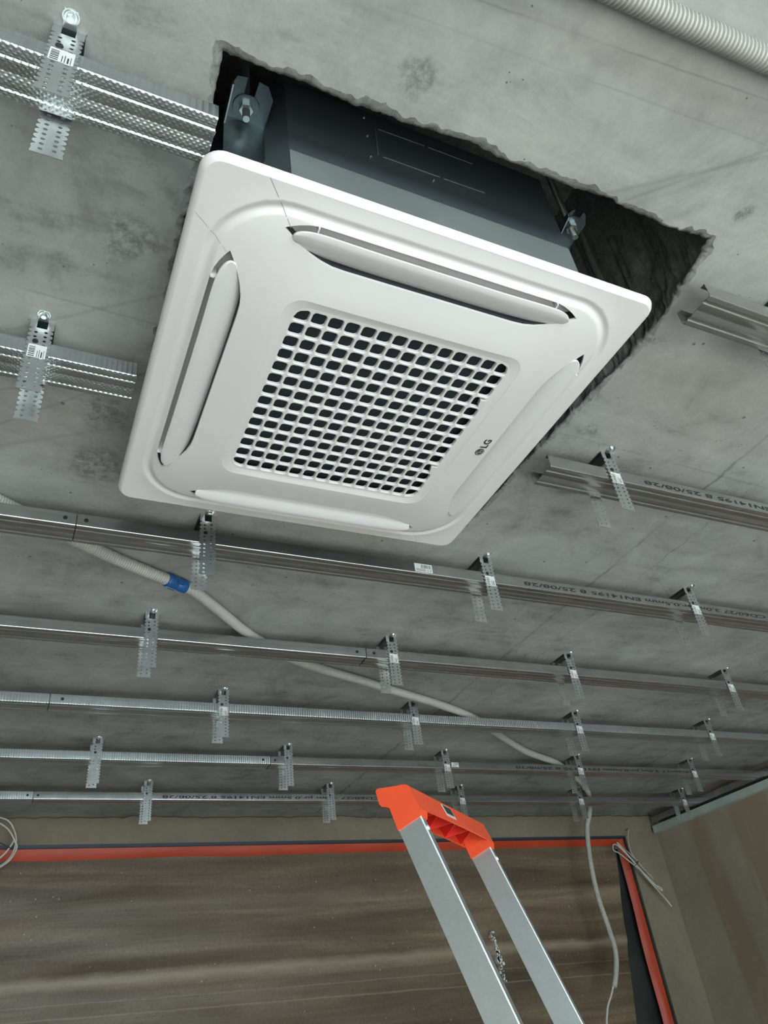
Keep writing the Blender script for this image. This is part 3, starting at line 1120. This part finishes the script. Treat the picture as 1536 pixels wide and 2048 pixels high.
def rail_connector(r, x):
    root, O = r
    y = O[1]
    m = MB()
    m.box((x - 0.055, y + 0.0016, ZRL + 0.0026), (x + 0.055, y + 0.0026, ZRL + FL - 0.003))
    m.box((x - 0.055, y + WEB - 0.0026, ZRL + 0.0026), (x + 0.055, y + WEB - 0.0016, ZRL + FL - 0.003))
    m.box((x - 0.055, y + 0.0016, ZRL + 0.0022), (x + 0.055, y + WEB - 0.0016, ZRL + 0.0032))
    m.build('connector', 'zinc_dark', root, O)
def rail_print(r, x_left, x_right, body, h=0.0125):
    root, O = r
    # stamped upside down on the flange facing the camera
    mx = Matrix(((-1, 0, 0, x_right - O[0]), (0, 0, -1, -0.0004), (0, -1, 0, 0.0065 + h * 0.72), (0, 0, 0, 1)))
    text_mesh('printed_lettering', body, h, mx, 'print_grey', root, fit=x_right - x_left, bold=0.0002)
def sticker_bars(m, w, h, seed, P, ce=False):
    rr = random.Random(seed)
    x = w * 0.34
    while x < w * 0.93:
        b = rr.choice((0.0005, 0.0009, 0.0013))
        m.add([P(x, h * 0.46), P(x + b, h * 0.46), P(x + b, h * 0.88), P(x, h * 0.88)], [(0, 1, 2, 3)])
        x += b + rr.choice((0.0006, 0.0009, 0.0014))
    for k in range(3):
        z = h * (0.10 + 0.11 * k)
        m.add([P(w * 0.06, z), P(w * rr.uniform(0.5, 0.66), z), P(w * 0.6, z + h * 0.045), P(w * 0.06, z + h * 0.045)], [(0, 1, 2, 3)])
def rail_sticker(r, x0, w, h, z0, seed):
    root, O = r
    y = O[1] - 0.0003
    m = MB(); m.box((x0, y - 0.0002, ZRL + z0), (x0 + w, y + 0.0002, ZRL + z0 + h))
    lb = m.build('label_sticker', 'label_white', root, O)
    m = MB()
    sticker_bars(m, w, h, seed, lambda a, b: (x0 + a, y - 0.0004, ZRL + z0 + b))
    m.build('barcode', 'print_black', lb, O)
    if w > 0.03:
        mx = Matrix(((1, 0, 0, x0 + w * 0.68 - O[0]), (0, 0, -1, -0.0008), (0, 1, 0, z0 + h * 0.10), (0, 0, 0, 1)))
        text_mesh('printed_mark', 'C E', 0.0075, mx, 'print_black', lb, fit=w * 0.25)

rails = {}
rails['A1'] = rail('A', -1.45, -0.300, 'zinc_knurled', 'wide knurled metal rail at the top left ending at the broken opening')
rails['A2'] = rail('A', 0.399, 1.55, 'zinc_rail', 'short cut metal rail end at the right just below the grey conduit')
rails['B1'] = rail('B', -1.50, -0.318, 'zinc_knurled', 'knurled metal rail running behind the left edge of the air conditioner')
rails['B2'] = rail('B', 0.395, 2.672, 'zinc_rail', 'metal rail with cut end beginning right of the air conditioner panel')
rails['C1'] = rail('C', -1.60, -0.359, 'zinc_rail', 'left length of the rail just behind the air conditioner, ending at two screws')
rails['C2'] = rail('C', -0.357, 2.672, 'zinc_rail', 'long rail just behind the air conditioner with stamped lettering and white sticker')
rails['D1'] = rail('D', -1.60, 0.3715, 'zinc_rail', 'left length of the second rail behind the air conditioner')
rails['D2'] = rail('D', 0.3745, 2.672, 'zinc_rail', 'right length of the second rail behind the air conditioner')
rails['E1'] = rail('E', -1.60, -0.3385, 'zinc_knurled', 'short left length of the third rail behind the air conditioner')
rails['E2'] = rail('E', -0.3355, 2.672, 'zinc_knurled', 'long knurled length of the third rail behind the air conditioner')
rails['F1'] = rail('F', -1.60, 0.3705, 'zinc_knurled', 'left knurled length of the second rail from the far wall')
rails['F2'] = rail('F', 0.3735, 2.672, 'zinc_rail', 'right length of the second rail from the far wall, with stamped lettering')
rails['G1'] = rail('G', -1.60, -0.3225, 'zinc_knurled', 'short left length of the rail nearest the far wall')
rails['G2'] = rail('G', -0.3195, 2.672, 'zinc_rail', 'long rail nearest the far wall, reaching the right wall track')
for k, x, sc in (('C1', -0.358, (-0.377,)), ('D1', 0.373, (0.348,)), ('E1', -0.337, ()), ('F1', 0.372, (0.347,)), ('G1', -0.321, (-0.339,))):
    rail_connector(rails[k], x)
    for s in sc:
        rail_screw(rails[k], s)
for k, x in (('C2', -0.342), ('D2', 0.395), ('E2', -0.307), ('F2', 0.388), ('G2', -0.307)):
    rail_screw(rails[k], x)
TXT = 'CD60/27 3.0m pr.0.5mm EN14195 8 25/08/28'
rail_print(rails['C2'], 0.592, 1.36, TXT)
rail_print(rails['B2'], 0.616, 1.385, TXT)
rail_print(rails['F2'], 1.339, 2.245, TXT)
rail_print(rails['G2'], 0.10, 0.95, TXT)
rail_sticker(rails['C2'], 0.314, 0.042, 0.0205, 0.003, 3)
rail_sticker(rails['F2'], 1.058, 0.030, 0.017, 0.006, 4)

# ------------------------------------------------------------------ perforated hangers
LEGW, LEGL, PIT = 0.031, 0.136, 0.0088
def leg_mesh(phase, length, notch=True):
    """flat leg in the x/z plane, z from 0 down to -length; scalloped sides, two rows of holes; returns 2D loops"""
    w = LEGW / 2
    right = []
    z = -0.016
    k = 0
    prof = []
    z0 = -0.018
    while z0 - PIT > -length + 0.002:
        for t in range(5):
            a = t / 5
            prof.append((w - 0.0044 * (1 - math.sin(math.pi * a) ** 0.6), z0 - PIT * a))
        z0 -= PIT
    prof.append((w, -length + 0.0012)); 
    R = [(w, 0.0), (w, -0.0165)] + prof + [(w - 0.0005, -length)]
    L = [(-a, b) for a, b in R]
    tongue = [(-0.0068, 0.0), (-0.0068, -0.0165), (0.0068, -0.0165), (0.0068, 0.0)]
    outline = R + list(reversed(L)) + tongue
    holes = []
    z0 = -0.0235
    while z0 > -length + 0.006:
        for s in (-1, 1):
            cx = s * 0.0063; cz = z0 - (0.0022 if s < 0 else 0)
            holes.append([(cx + 0.0023 * math.cos(math.pi * 2 * i / 10), cz + 0.0021 * math.sin(math.pi * 2 * i / 10)) for i in range(10)])
        z0 -= PIT
    return outline, holes
def leg_object(name, y, th, parent, length, tilt=0.0):
    outline, holes = leg_mesh(0, length)
    pts, tri = cdt([outline] + holes, [])
    keep = []
    for t in tri:
        cx = sum(pts[i][0] for i in t) / 3; cz = sum(pts[i][1] for i in t) / 3
        if pip(cx, cz, outline) and not any(abs(cx - h[0][0]) < 0.005 and pip(cx, cz, h) for h in holes):
            keep.append(t)
    v = [(p[0], y + tilt * p[1], p[1]) for p in pts] + [(p[0], y + th + tilt * p[1], p[1]) for p in pts]
    n = len(pts)
    f = [t for t in keep] + [tuple(i + n for i in reversed(t)) for t in keep]
    cnt = {}
    for t in keep:
        for i in range(3):
            e = (t[i], t[(i + 1) % 3])
            if (e[1], e[0]) in cnt:
                del cnt[(e[1], e[0])]
            else:
                cnt[e] = 1
    for a, b in cnt:
        f.append((b, a, a + n, b + n))
    m = MB(); m.v = v; m.f = f
    me_o = m.build(name, 'zinc_hanger', parent)
    return me_o
def make_hanger():
    root = empty('direct_hanger', (0, 0, ZC))
    leg_object('leg', -0.0030, 0.0009, root, LEGL, 0.012)
    leg_object('leg', WEB + 0.0022, 0.0009, root, LEGL - 0.006, -0.03)
    m = MB()
    m.box((-LEGW / 2, -0.0030, -0.0010), (LEGW / 2, WEB + 0.003, -0.0001))
    for s in (-1, 1):   # pressed stiffening ribs
        m.box((s * 0.009 - 0.0015, 0.004, -0.0024), (s * 0.009 + 0.0015, WEB - 0.004, -0.0009))
    m.build('strap', 'zinc_dark', root)
    m = MB()
    m.box((-0.0066, -0.0220, -0.0012), (0.0066, -0.0026, -0.0002))
    m.cyl((0, -0.0150, -0.0002), (0, -0.0150, -0.0014), 0.0085, n=18)
    m.build('fixing_tongue', 'zinc_hanger', root)
    m = MB()
    m.cyl((0, -0.0150, -0.0012), (0, -0.0150, -0.0030), 0.0070, 0.0064, 18)
    m.cyl((0, -0.0150, -0.0030), (0, -0.0150, -0.0070), 0.0044, 0.0038, 6)
    m.build('anchor_screw', 'steel_rod', root)
    m = MB()
    m.cyl((-0.0045, -0.0035, -0.0440), (-0.0045, -0.0052, -0.0440), 0.0040, 0.0034, 14)
    m.build('screw', 'screw_black', root)
    return root
def add_label(root):
    m = MB()
    m.box((-0.0115, -0.0039, -0.0760), (0.0115, -0.0036, -0.0505))
    lb = m.build('label_sticker', 'label_white', root)
    m = MB()
    rr = random.Random(5)
    z = -0.0735
    while z < -0.053:
        b = rr.choice((0.0008, 0.0012, 0.0018))
        m.add([(-0.0100, -0.0041, z), (-0.0025, -0.0041, z), (-0.0025, -0.0041, z + b), (-0.0100, -0.0041, z + b)], [(0, 1, 2, 3)])
        z += b + rr.choice((0.0012, 0.0018))
    for x, w, zz in ((0.0005, 0.0008, -0.062), (0.0030, 0.0008, -0.060), (0.0055, 0.0016, -0.063), (0.0085, 0.0006, -0.060)):
        m.add([(x, -0.0041, -0.0740), (x + w, -0.0041, -0.0740), (x + w, -0.0041, zz), (x, -0.0041, zz)], [(0, 1, 2, 3)])
    m.build('barcode', 'print_black', lb)

hang = {'A': [-0.454, 0.577], 'B': [-0.449, 0.542], 'C': [-0.126, 0.498, 1.107], 'D': [-0.158, 0.448, 1.017, 1.636], 'E': [0.109, 0.705, 1.331, 1.942],
        'F': [-0.173, 0.434, 1.037, 1.640, 2.242], 'G': [0.049, 0.739, 1.325, 1.940, 2.557]}
nolabel = {('C', 0), ('D', 0), ('F', 0), ('F', 1), ('G', 0), ('G', 1)}
rowname = {'C': 'the rail just behind the air conditioner', 'D': 'the second rail behind the air conditioner', 'E': 'the third rail behind the air conditioner',
           'F': 'the second rail from the far wall', 'G': 'the rail nearest the far wall'}
ordn = ['first', 'second', 'third', 'fourth', 'fifth']
plain_h = make_hanger()
lab_h = make_hanger()
add_label(lab_h)
used = set()
special = {('A', 0): 'large perforated metal hanger with barcode label at the top left', ('A', 1): 'perforated metal hanger cut off by the right edge, below the grey conduit',
           ('B', 0): 'perforated metal hanger with white barcode label left of the air conditioner', ('B', 1): 'perforated metal hanger on the cut rail right of the air conditioner'}
for row, xs in hang.items():
    for i, x in enumerate(xs):
        src = plain_h if (row, i) in nolabel else lab_h
        if src.name in used:
            h = copy_tree(src)
        else:
            h = src
            used.add(src.name)
        h.location = (x, ROW[row], ZC + Z0)
        lb = special.get((row, i)) or ('perforated hanger, %s from the left on %s' % (ordn[i], rowname[row]))
        tag(h, lb, 'hanger', 'perforated hangers holding the ceiling rails')

# ------------------------------------------------------------------ wall track on the right wall
O = (XR, 0.9, 0.0)
tr = empty('wall_track', O)
tag(tr, 'pale galvanised track fixed along the top of the right wall', 'wall track')
m = MB()
y0, y1 = 1.0, 2.452
m.box((XR - 0.034, y0, -0.008), (XR - 0.033, y1, 0.024))
m.box((XR - 0.034, y0, -0.009), (XR - 0.001, y1, -0.008))
m.build('lower_flange', 'track_pale', tr, O)
m = MB()
m.box((XR - 0.002, y0, -0.008), (XR - 0.001, y1, 0.066))
m.box((XR - 0.030, y0, 0.066), (XR - 0.001, y1, 0.067))
m.box((XR - 0.030, y0, 0.038), (XR - 0.029, y1, 0.066))
m.build('upper_flange', 'zinc_rail', tr, O)
for yy in (1.55, 1.95, 2.33):
    m = MB(); m.cyl((XR - 0.0025, yy, 0.030), (XR - 0.006, yy, 0.030), 0.004, 0.0035, 12)
    m.build('screw', 'screw_black', tr, O)

# ------------------------------------------------------------------ conduits and cables
def conduit_thing():
    O = (-0.16, 0.68, 0.08)
    root = empty('corrugated_conduit', O)
    tag(root, 'long grey corrugated conduit with blue coupling crossing above the rails, hanging at the window', 'conduit')
    left = [(-0.74, 0.33, 0.083), (-0.60, 0.41, 0.083), (-0.485, 0.487, 0.083), (-0.40, 0.545, 0.083), (-0.323, 0.592, 0.082), (-0.252, 0.629, 0.080), (-0.187, 0.662, 0.080), (-0.150, 0.680, 0.080)]
    right = [(-0.135, 0.687, 0.080), (-0.093, 0.712, 0.080), (-0.018, 0.788, 0.081), (0.047, 0.858, 0.083), (0.114, 0.919, 0.083), (0.233, 1.000, 0.081), (0.332, 1.044, 0.080), (0.454, 1.090, 0.080),
             (0.609, 1.154, 0.080), (0.781, 1.225, 0.081), (0.961, 1.322, 0.083), (1.160, 1.470, 0.081), (1.335, 1.593, 0.080), (1.450, 1.655, 0.081), (1.57, 1.722, 0.083), (1.737, 1.850, 0.083), (1.897, 1.985, 0.083),
             (2.030, 2.125, 0.083), (2.115, 2.235, 0.072), (2.146, 2.300, 0.035), (2.135, 2.325, -0.021), (2.112, 2.330, -0.154), (2.104, 2.330, -0.302), (2.118, 2.330, -0.425), (2.125, 2.330, -0.523), (2.103, 2.330, -0.597), (2.070, 2.330, -0.659)]
    vv, ff = corrugated(left, 0.0132)
    obj('hose', vv, ff, 'conduit_grey', parent=root, origin=O, smooth=True, angle=60)
    vv, ff = corrugated(right, 0.0122, pitch=0.0048, depth=0.0013)
    obj('hose', vv, ff, 'conduit_grey', parent=root, origin=O, smooth=True, angle=60)
    # blue coupling sleeve with two snap lugs
    a, b = Vector((-0.161, 0.6745, 0.080)), Vector((-0.117, 0.6975, 0.080))
    d = (b - a).normalized()
    path = [a + (b - a) * t for t in (0, 0.02, 0.06, 0.45, 0.48, 0.52, 0.55, 0.94, 0.98, 1)]
    vv, ff = tube(path, [0.0140, 0.0152, 0.0156, 0.0156, 0.0148, 0.0148, 0.0156, 0.0156, 0.0152, 0.0140], 24)
    cp = obj('coupling', vv, ff, 'coupling_blue', parent=root, origin=O, smooth=True, angle=40)
    m = MB()
    s = d.cross(Vector((0, 0, 1)))
    for k in (-1, 1):
        c = (a + b) / 2 + s * (k * 0.0145) + Vector((0, 0, -0.004))
        m.box((-0.008, -0.003, -0.004), (0.008, 0.003, 0.004), Matrix.Translation(c) @ Matrix.Rotation(math.atan2(d.y, d.x), 4, 'Z'))
    m.build('snap_lug', 'coupling_blue', cp, O)
    vv, ff = tube(catmull([(2.076, 2.330, -0.64), (2.046, 2.331, -0.684), (2.020, 2.332, -0.715), (2.003, 2.332, -0.745), (1.985, 2.332, -0.80), (1.975, 2.332, -0.95), (1.99, 2.33, -1.3)], 0.008), 0.0045, 10)
    obj('cable', vv, ff, 'cable_white', parent=root, origin=O, smooth=True)
conduit_thing()
O = (0.13, -0.578, 0.083)
top = empty('corrugated_conduit', O)
tag(top, 'pale grey ribbed conduit crossing the top right corner of the ceiling', 'conduit')
vv, ff = corrugated([(-0.45, -0.545, 0.0855), (-0.2, -0.560, 0.0855), (0.025, -0.573, 0.085), (0.076, -0.576, 0.0845), (0.130, -0.578, 0.084), (0.199, -0.582, 0.084), (0.263, -0.585, 0.0845), (0.40, -0.594, 0.0855), (0.9, -0.64, 0.0855)], 0.0137, pitch=0.0056, depth=0.0026)
obj('hose', vv, ff, 'conduit_grey', parent=top, origin=O, smooth=True, angle=60)

def wire(root, O, pts, r, mat, name='strand'):
    vv, ff = tube(catmull(pts, 0.006), r, 8)
    return obj(name, vv, ff, mat, parent=root, origin=O, smooth=True)
O = (2.495, 2.44, 0.008)
cb = empty('cable_bundle', O)
tag(cb, 'folded pale cable bundle tied in black beside the orange window corner', 'cable')
Yc = 2.435
wire(cb, O, [(2.502, 2.472, 0.010), (2.488, Yc, 0.006), (2.469, Yc, -0.035), (2.462, Yc, -0.094), (2.478, Yc, -0.136), (2.515, Yc, -0.187), (2.549, Yc, -0.214), (2.553, Yc, -0.228), (2.540, Yc - .004, -0.222), (2.487, Yc - .004, -0.150), (2.391, Yc - .004, -0.058)], 0.0028, 'cable_grey')
wire(cb, O, [(2.391, Yc - .004, -0.058), (2.386, Yc - .006, -0.062), (2.430, Yc - .006, -0.112), (2.470, Yc - .006, -0.170), (2.520, Yc - .008, -0.240), (2.575, Yc - .008, -0.268), (2.583, Yc - .008, -0.284), (2.560, Yc - .010, -0.270), (2.50, Yc - .010, -0.205), (2.409, Yc - .012, -0.134), (2.375, Yc - .012, -0.108), (2.346, Yc - .012, -0.094), (2.352, Yc - .012, -0.070), (2.372, Yc - .012, -0.070), (2.405, Yc - .014, -0.100), (2.47, Yc - .014, -0.178), (2.53, Yc - .014, -0.258), (2.586, Yc - .014, -0.325)], 0.0028, 'cable_white')
wire(cb, O, [(2.399, Yc - .002, -0.070), (2.44, Yc - .008, -0.128), (2.49, Yc - .008, -0.192), (2.545, Yc - .006, -0.262), (2.582, Yc - .008, -0.318)], 0.0026, 'cable_white')
m = MB(); m.cyl((2.583, Yc - .013, -0.320), (2.608, Yc - .013, -0.356), 0.0034, 0.0030, 10)
m.build('cable_end', 'label_white', cb, O)
vv, ff = tube([Vector((2.4665 + 0.016 * math.cos(a) * 0.93, Yc - 0.007 + 0.012 * math.sin(a), -0.158 + 0.016 * math.cos(a) * 0.62)) for a in [2 * math.pi * i / 24 for i in range(25)]], 0.0016, 6)
obj('cable_tie', vv, ff, 'tie_black', parent=cb, origin=O, smooth=True)
wire(cb, O, [(2.452, Yc - .012, -0.168), (2.425, Yc - .006, -0.178), (2.405, Yc, -0.180)], 0.0013, 'tie_black', 'tie_tail')
O = (-0.42, 2.40, 0.05)
cl = empty('cable_coil', O)
tag(cl, 'coiled white cable loop at the far left edge in front of the orange tape', 'cable')
wire(cl, O, [(-0.56, 2.455, 0.02), (-0.52, 2.41, 0.045), (-0.476, 2.40, 0.058), (-0.413, 2.40, 0.062), (-0.377, 2.40, 0.045), (-0.352, 2.40, 0.002), (-0.347, 2.40, -0.032), (-0.358, 2.40, -0.073), (-0.386, 2.40, -0.100), (-0.443, 2.40, -0.127), (-0.50, 2.40, -0.11), (-0.53, 2.40, -0.05), (-0.50, 2.39, 0.02), (-0.443, 2.392, 0.049), (-0.409, 2.392, 0.040), (-0.376, 2.392, 0.016), (-0.350, 2.392, -0.023), (-0.342, 2.392, -0.045), (-0.36, 2.392, -0.085), (-0.40, 2.392, -0.115)], 0.0030, 'cable_white')
wire(cl, O, [(-0.353, 2.396, -0.012), (-0.367, 2.388, -0.046), (-0.390, 2.386, -0.076), (-0.44, 2.386, -0.115)], 0.0034, 'cable_white')
wire(cl, O, [(-0.360, 2.383, -0.046), (-0.378, 2.380, -0.038), (-0.41, 2.384, -0.022)], 0.0018, 'tie_black', 'cable_tie')

# ------------------------------------------------------------------ ladder
la = Vector((0.7581, 0.6521, 0.0)).normalized()
le = Vector((-la.y, la.x, 0))
tl = math.radians(19.2)
lr = le * math.sin(tl) + Vector((0, 0, math.cos(tl)))
lw = -(lr.cross(la))
if lw.x < 0:
    lw = -lw
LN = Vector((0.227, 0.501, -0.470))
down = (LN.z - ZF) / lr.z - 0.004
foot = LN - lr * down
LO = (foot.x, foot.y, ZF)
ld = empty('step_ladder', LO)
tag(ld, 'aluminium ladder with bright orange plastic top standing in front of the covered window', 'ladder')
def LP(a, w, r):
    return tuple(LN + la * a + lw * w + lr * r)
SP = 0.38
for s0 in (0.0, SP):
    flare = 0.012
    m = MB()
    L = down - 0.02
    sec = [(0.0, 0.0), (0.0447, 0.0), (0.0447, 0.024), (0.0, 0.024)]
    def low(w, a):
        return LP(s0 + a, w * 1.0 - (0.010 if w < 0.01 else -0.002), -L)
    m.prism([(w, a) for (w, a) in sec], lambda w, a: LP(s0 + a, w, 0.012), low)
    st_ = m.build('stile', 'aluminium', ld, LO)
    m = MB()     # rolled front edge
    m.cyl(LP(s0 + 0.0008, 0.0449, 0.004), LP(s0 + 0.0008, 0.0469, -L), 0.0019, n=14)
    m.build('rolled_edge', 'aluminium_edge', st_, LO, smooth=True, angle=60)
    m = MB()
    c = LP(s0 + 0.012, 0.0450, -0.020); d_ = LP(s0 + 0.012, 0.0475, -0.020)
    m.cyl(c, d_, 0.0045, 0.0035, 14)
    m.build('rivet', 'aluminium_edge', st_, LO)
    m = MB()
    m.prism([(-0.012, -0.003), (0.052, -0.003), (0.052, 0.028), (-0.012, 0.028)], lambda w, a: LP(s0 + a, w, -L + 0.04), lambda w, a: LP(s0 + a, w, -down))
    m.build('rubber_foot', 'screw_black', ld, LO)
# treads (below the picture) and the rear support
k = 0
r = -0.55
while r > -down + 0.15:
    m = MB()
    q = [LP(0.020, 0.000, r), LP(SP + 0.004, 0.000, r)]
    for (aa, bb_) in (((0, 0, 0), (0, 0, 0)),):
        p0 = LN + la * 0.020 + lw * 0.002 + lr * r
        hx = Vector((lw.x, lw.y, 0)).normalized()
        vs = []
        for a_ in (0.020, SP + 0.004):
            for w_ in (0.0, 0.075):
                for z_ in (0.0, -0.022):
                    p = LN + la * a_ + lr * r + hx * (w_ - 0.015)
                    vs.append((p.x, p.y, p.z + z_))
        m.add(vs, [(0, 1, 3, 2), (4, 6, 7, 5), (0, 4, 5, 1), (2, 3, 7, 6), (0, 2, 6, 4), (1, 5, 7, 3)])
    m.build('tread', 'aluminium', ld, LO)
    r -= 0.235
for s0 in (0.03, SP - 0.02):
    m = MB()
    a0 = LN + la * s0 + lr * -0.57 + le * 0.01
    b0 = Vector((a0.x, a0.y, ZF)) + le * 0.62
    m.cyl(a0, b0, 0.014, n=12)
    m.build('rear_leg', 'aluminium', ld, LO)
# orange top: two end sockets joined by a hollow beam
prof = [(-0.0095, 0.0785), (-0.0075, 0.0810), (-0.0035, 0.0816), (0.0301, 0.0665), (0.0396, 0.0632), (0.0470, 0.0590), (0.0500, 0.0540), (0.0515, 0.0100), (0.0468, 0.0005), (0.0462, -0.0012), (-0.0006, -0.0012), (0.0015, 0.0400), (-0.0020, 0.0440), (-0.0105, 0.0500), (-0.0125, 0.0560)]
m = MB()
m.prism(prof, lambda w, r: LP(-0.003, w, r), lambda w, r: LP(0.030, w, r))
m.build('end_socket', 'ladder_orange', ld, LO)
prof2 = [(a, b + 0.004) for a, b in prof]
m = MB()
m.prism(prof2, lambda w, r: LP(SP - 0.006, w, r), lambda w, r: LP(SP + 0.028, w, r))
m.build('end_socket', 'ladder_orange', ld, LO)
# beam shell: front face, top and back skirt
shell = [(0.0520, 0.0110), (0.0500, 0.0540), (0.0470, 0.0590), (0.0396, 0.0632), (0.0301, 0.0665), (-0.0035, 0.0816), (-0.0085, 0.0790), (-0.0020, 0.0240),
         (0.0005, 0.0240), (-0.0045, 0.0740), (0.0290, 0.0600), (0.0430, 0.0550), (0.0465, 0.0520), (0.0490, 0.0110)]
m = MB()
nseg = 18
n = len(shell)
for i in range(nseg + 1):
    t = i / nseg
    a = 0.028 + (SP - 0.006 - 0.028) * t
    bow = 0.003 * math.sin(math.pi * t) ** 0.6
    for (w, r) in shell:
        rr_ = r + 0.004 * t
        if r < 0.03: rr_ += bow
        elif r < 0.05 and w < 0: rr_ += bow * 0.8
        m.v.append(LP(a, w, rr_))
for i in range(nseg):
    for k in range(n):
        m.f.append((i * n + k, i * n + (k + 1) % n, (i + 1) * n + (k + 1) % n, (i + 1) * n + k))
m.f.append(tuple(range(n))); m.f.append(tuple(range(nseg * n, nseg * n + n)))
bm_ = m.build('beam', 'ladder_orange', ld, LO)
for i in range(7):       # zig-zag ribs under the beam
    a0 = 0.03 + (SP - 0.06) * i / 7
    a1 = 0.03 + (SP - 0.06) * (i + 1) / 7
    if i % 2: wa, wb_ = -0.003, 0.048
    else: wa, wb_ = 0.048, -0.003
    m = MB()
    m.add([LP(a0, wa, 0.030), LP(a1, wb_, 0.030), LP(a1, wb_, 0.066 if wb_ < 0.01 else 0.055), LP(a0, wa, 0.066 if wa < 0.01 else 0.055),
           LP(a0 + 0.003, wa, 0.030), LP(a1 + 0.003, wb_, 0.030), LP(a1 + 0.003, wb_, 0.066 if wb_ < 0.01 else 0.055), LP(a0 + 0.003, wa, 0.066 if wa < 0.01 else 0.055)],
          [(0, 1, 2, 3), (7, 6, 5, 4), (0, 4, 5, 1), (1, 5, 6, 2), (2, 6, 7, 3), (3, 7, 4, 0)])
    m.build('rib', 'ladder_red', bm_, LO)
# small dark badge on the beam's face
def face_pt(a, r, o):
    w = 0.0500 + (0.0540 - r) * (0.0030 / 0.042)
    return LP(a, w + o, r)
m = MB()
m.add([face_pt(0.147, 0.026, 0.0004), face_pt(0.196, 0.026, 0.0004), face_pt(0.196, 0.0515, 0.0004), face_pt(0.147, 0.0515, 0.0004),
       face_pt(0.147, 0.026, -0.001), face_pt(0.196, 0.026, -0.001), face_pt(0.196, 0.0515, -0.001), face_pt(0.147, 0.0515, -0.001)],
      [(0, 1, 2, 3), (0, 4, 5, 1), (1, 5, 6, 2), (2, 6, 7, 3), (3, 7, 4, 0)])
bd = m.build('badge', 'label_white', bm_, LO)
m = MB()
m.add([face_pt(0.152, 0.0315, 0.0007), face_pt(0.193, 0.0315, 0.0007), face_pt(0.193, 0.0500, 0.0007), face_pt(0.152, 0.0500, 0.0007)], [(0, 1, 2, 3)])
m.build('badge_print', 'print_black', bm_, LO)
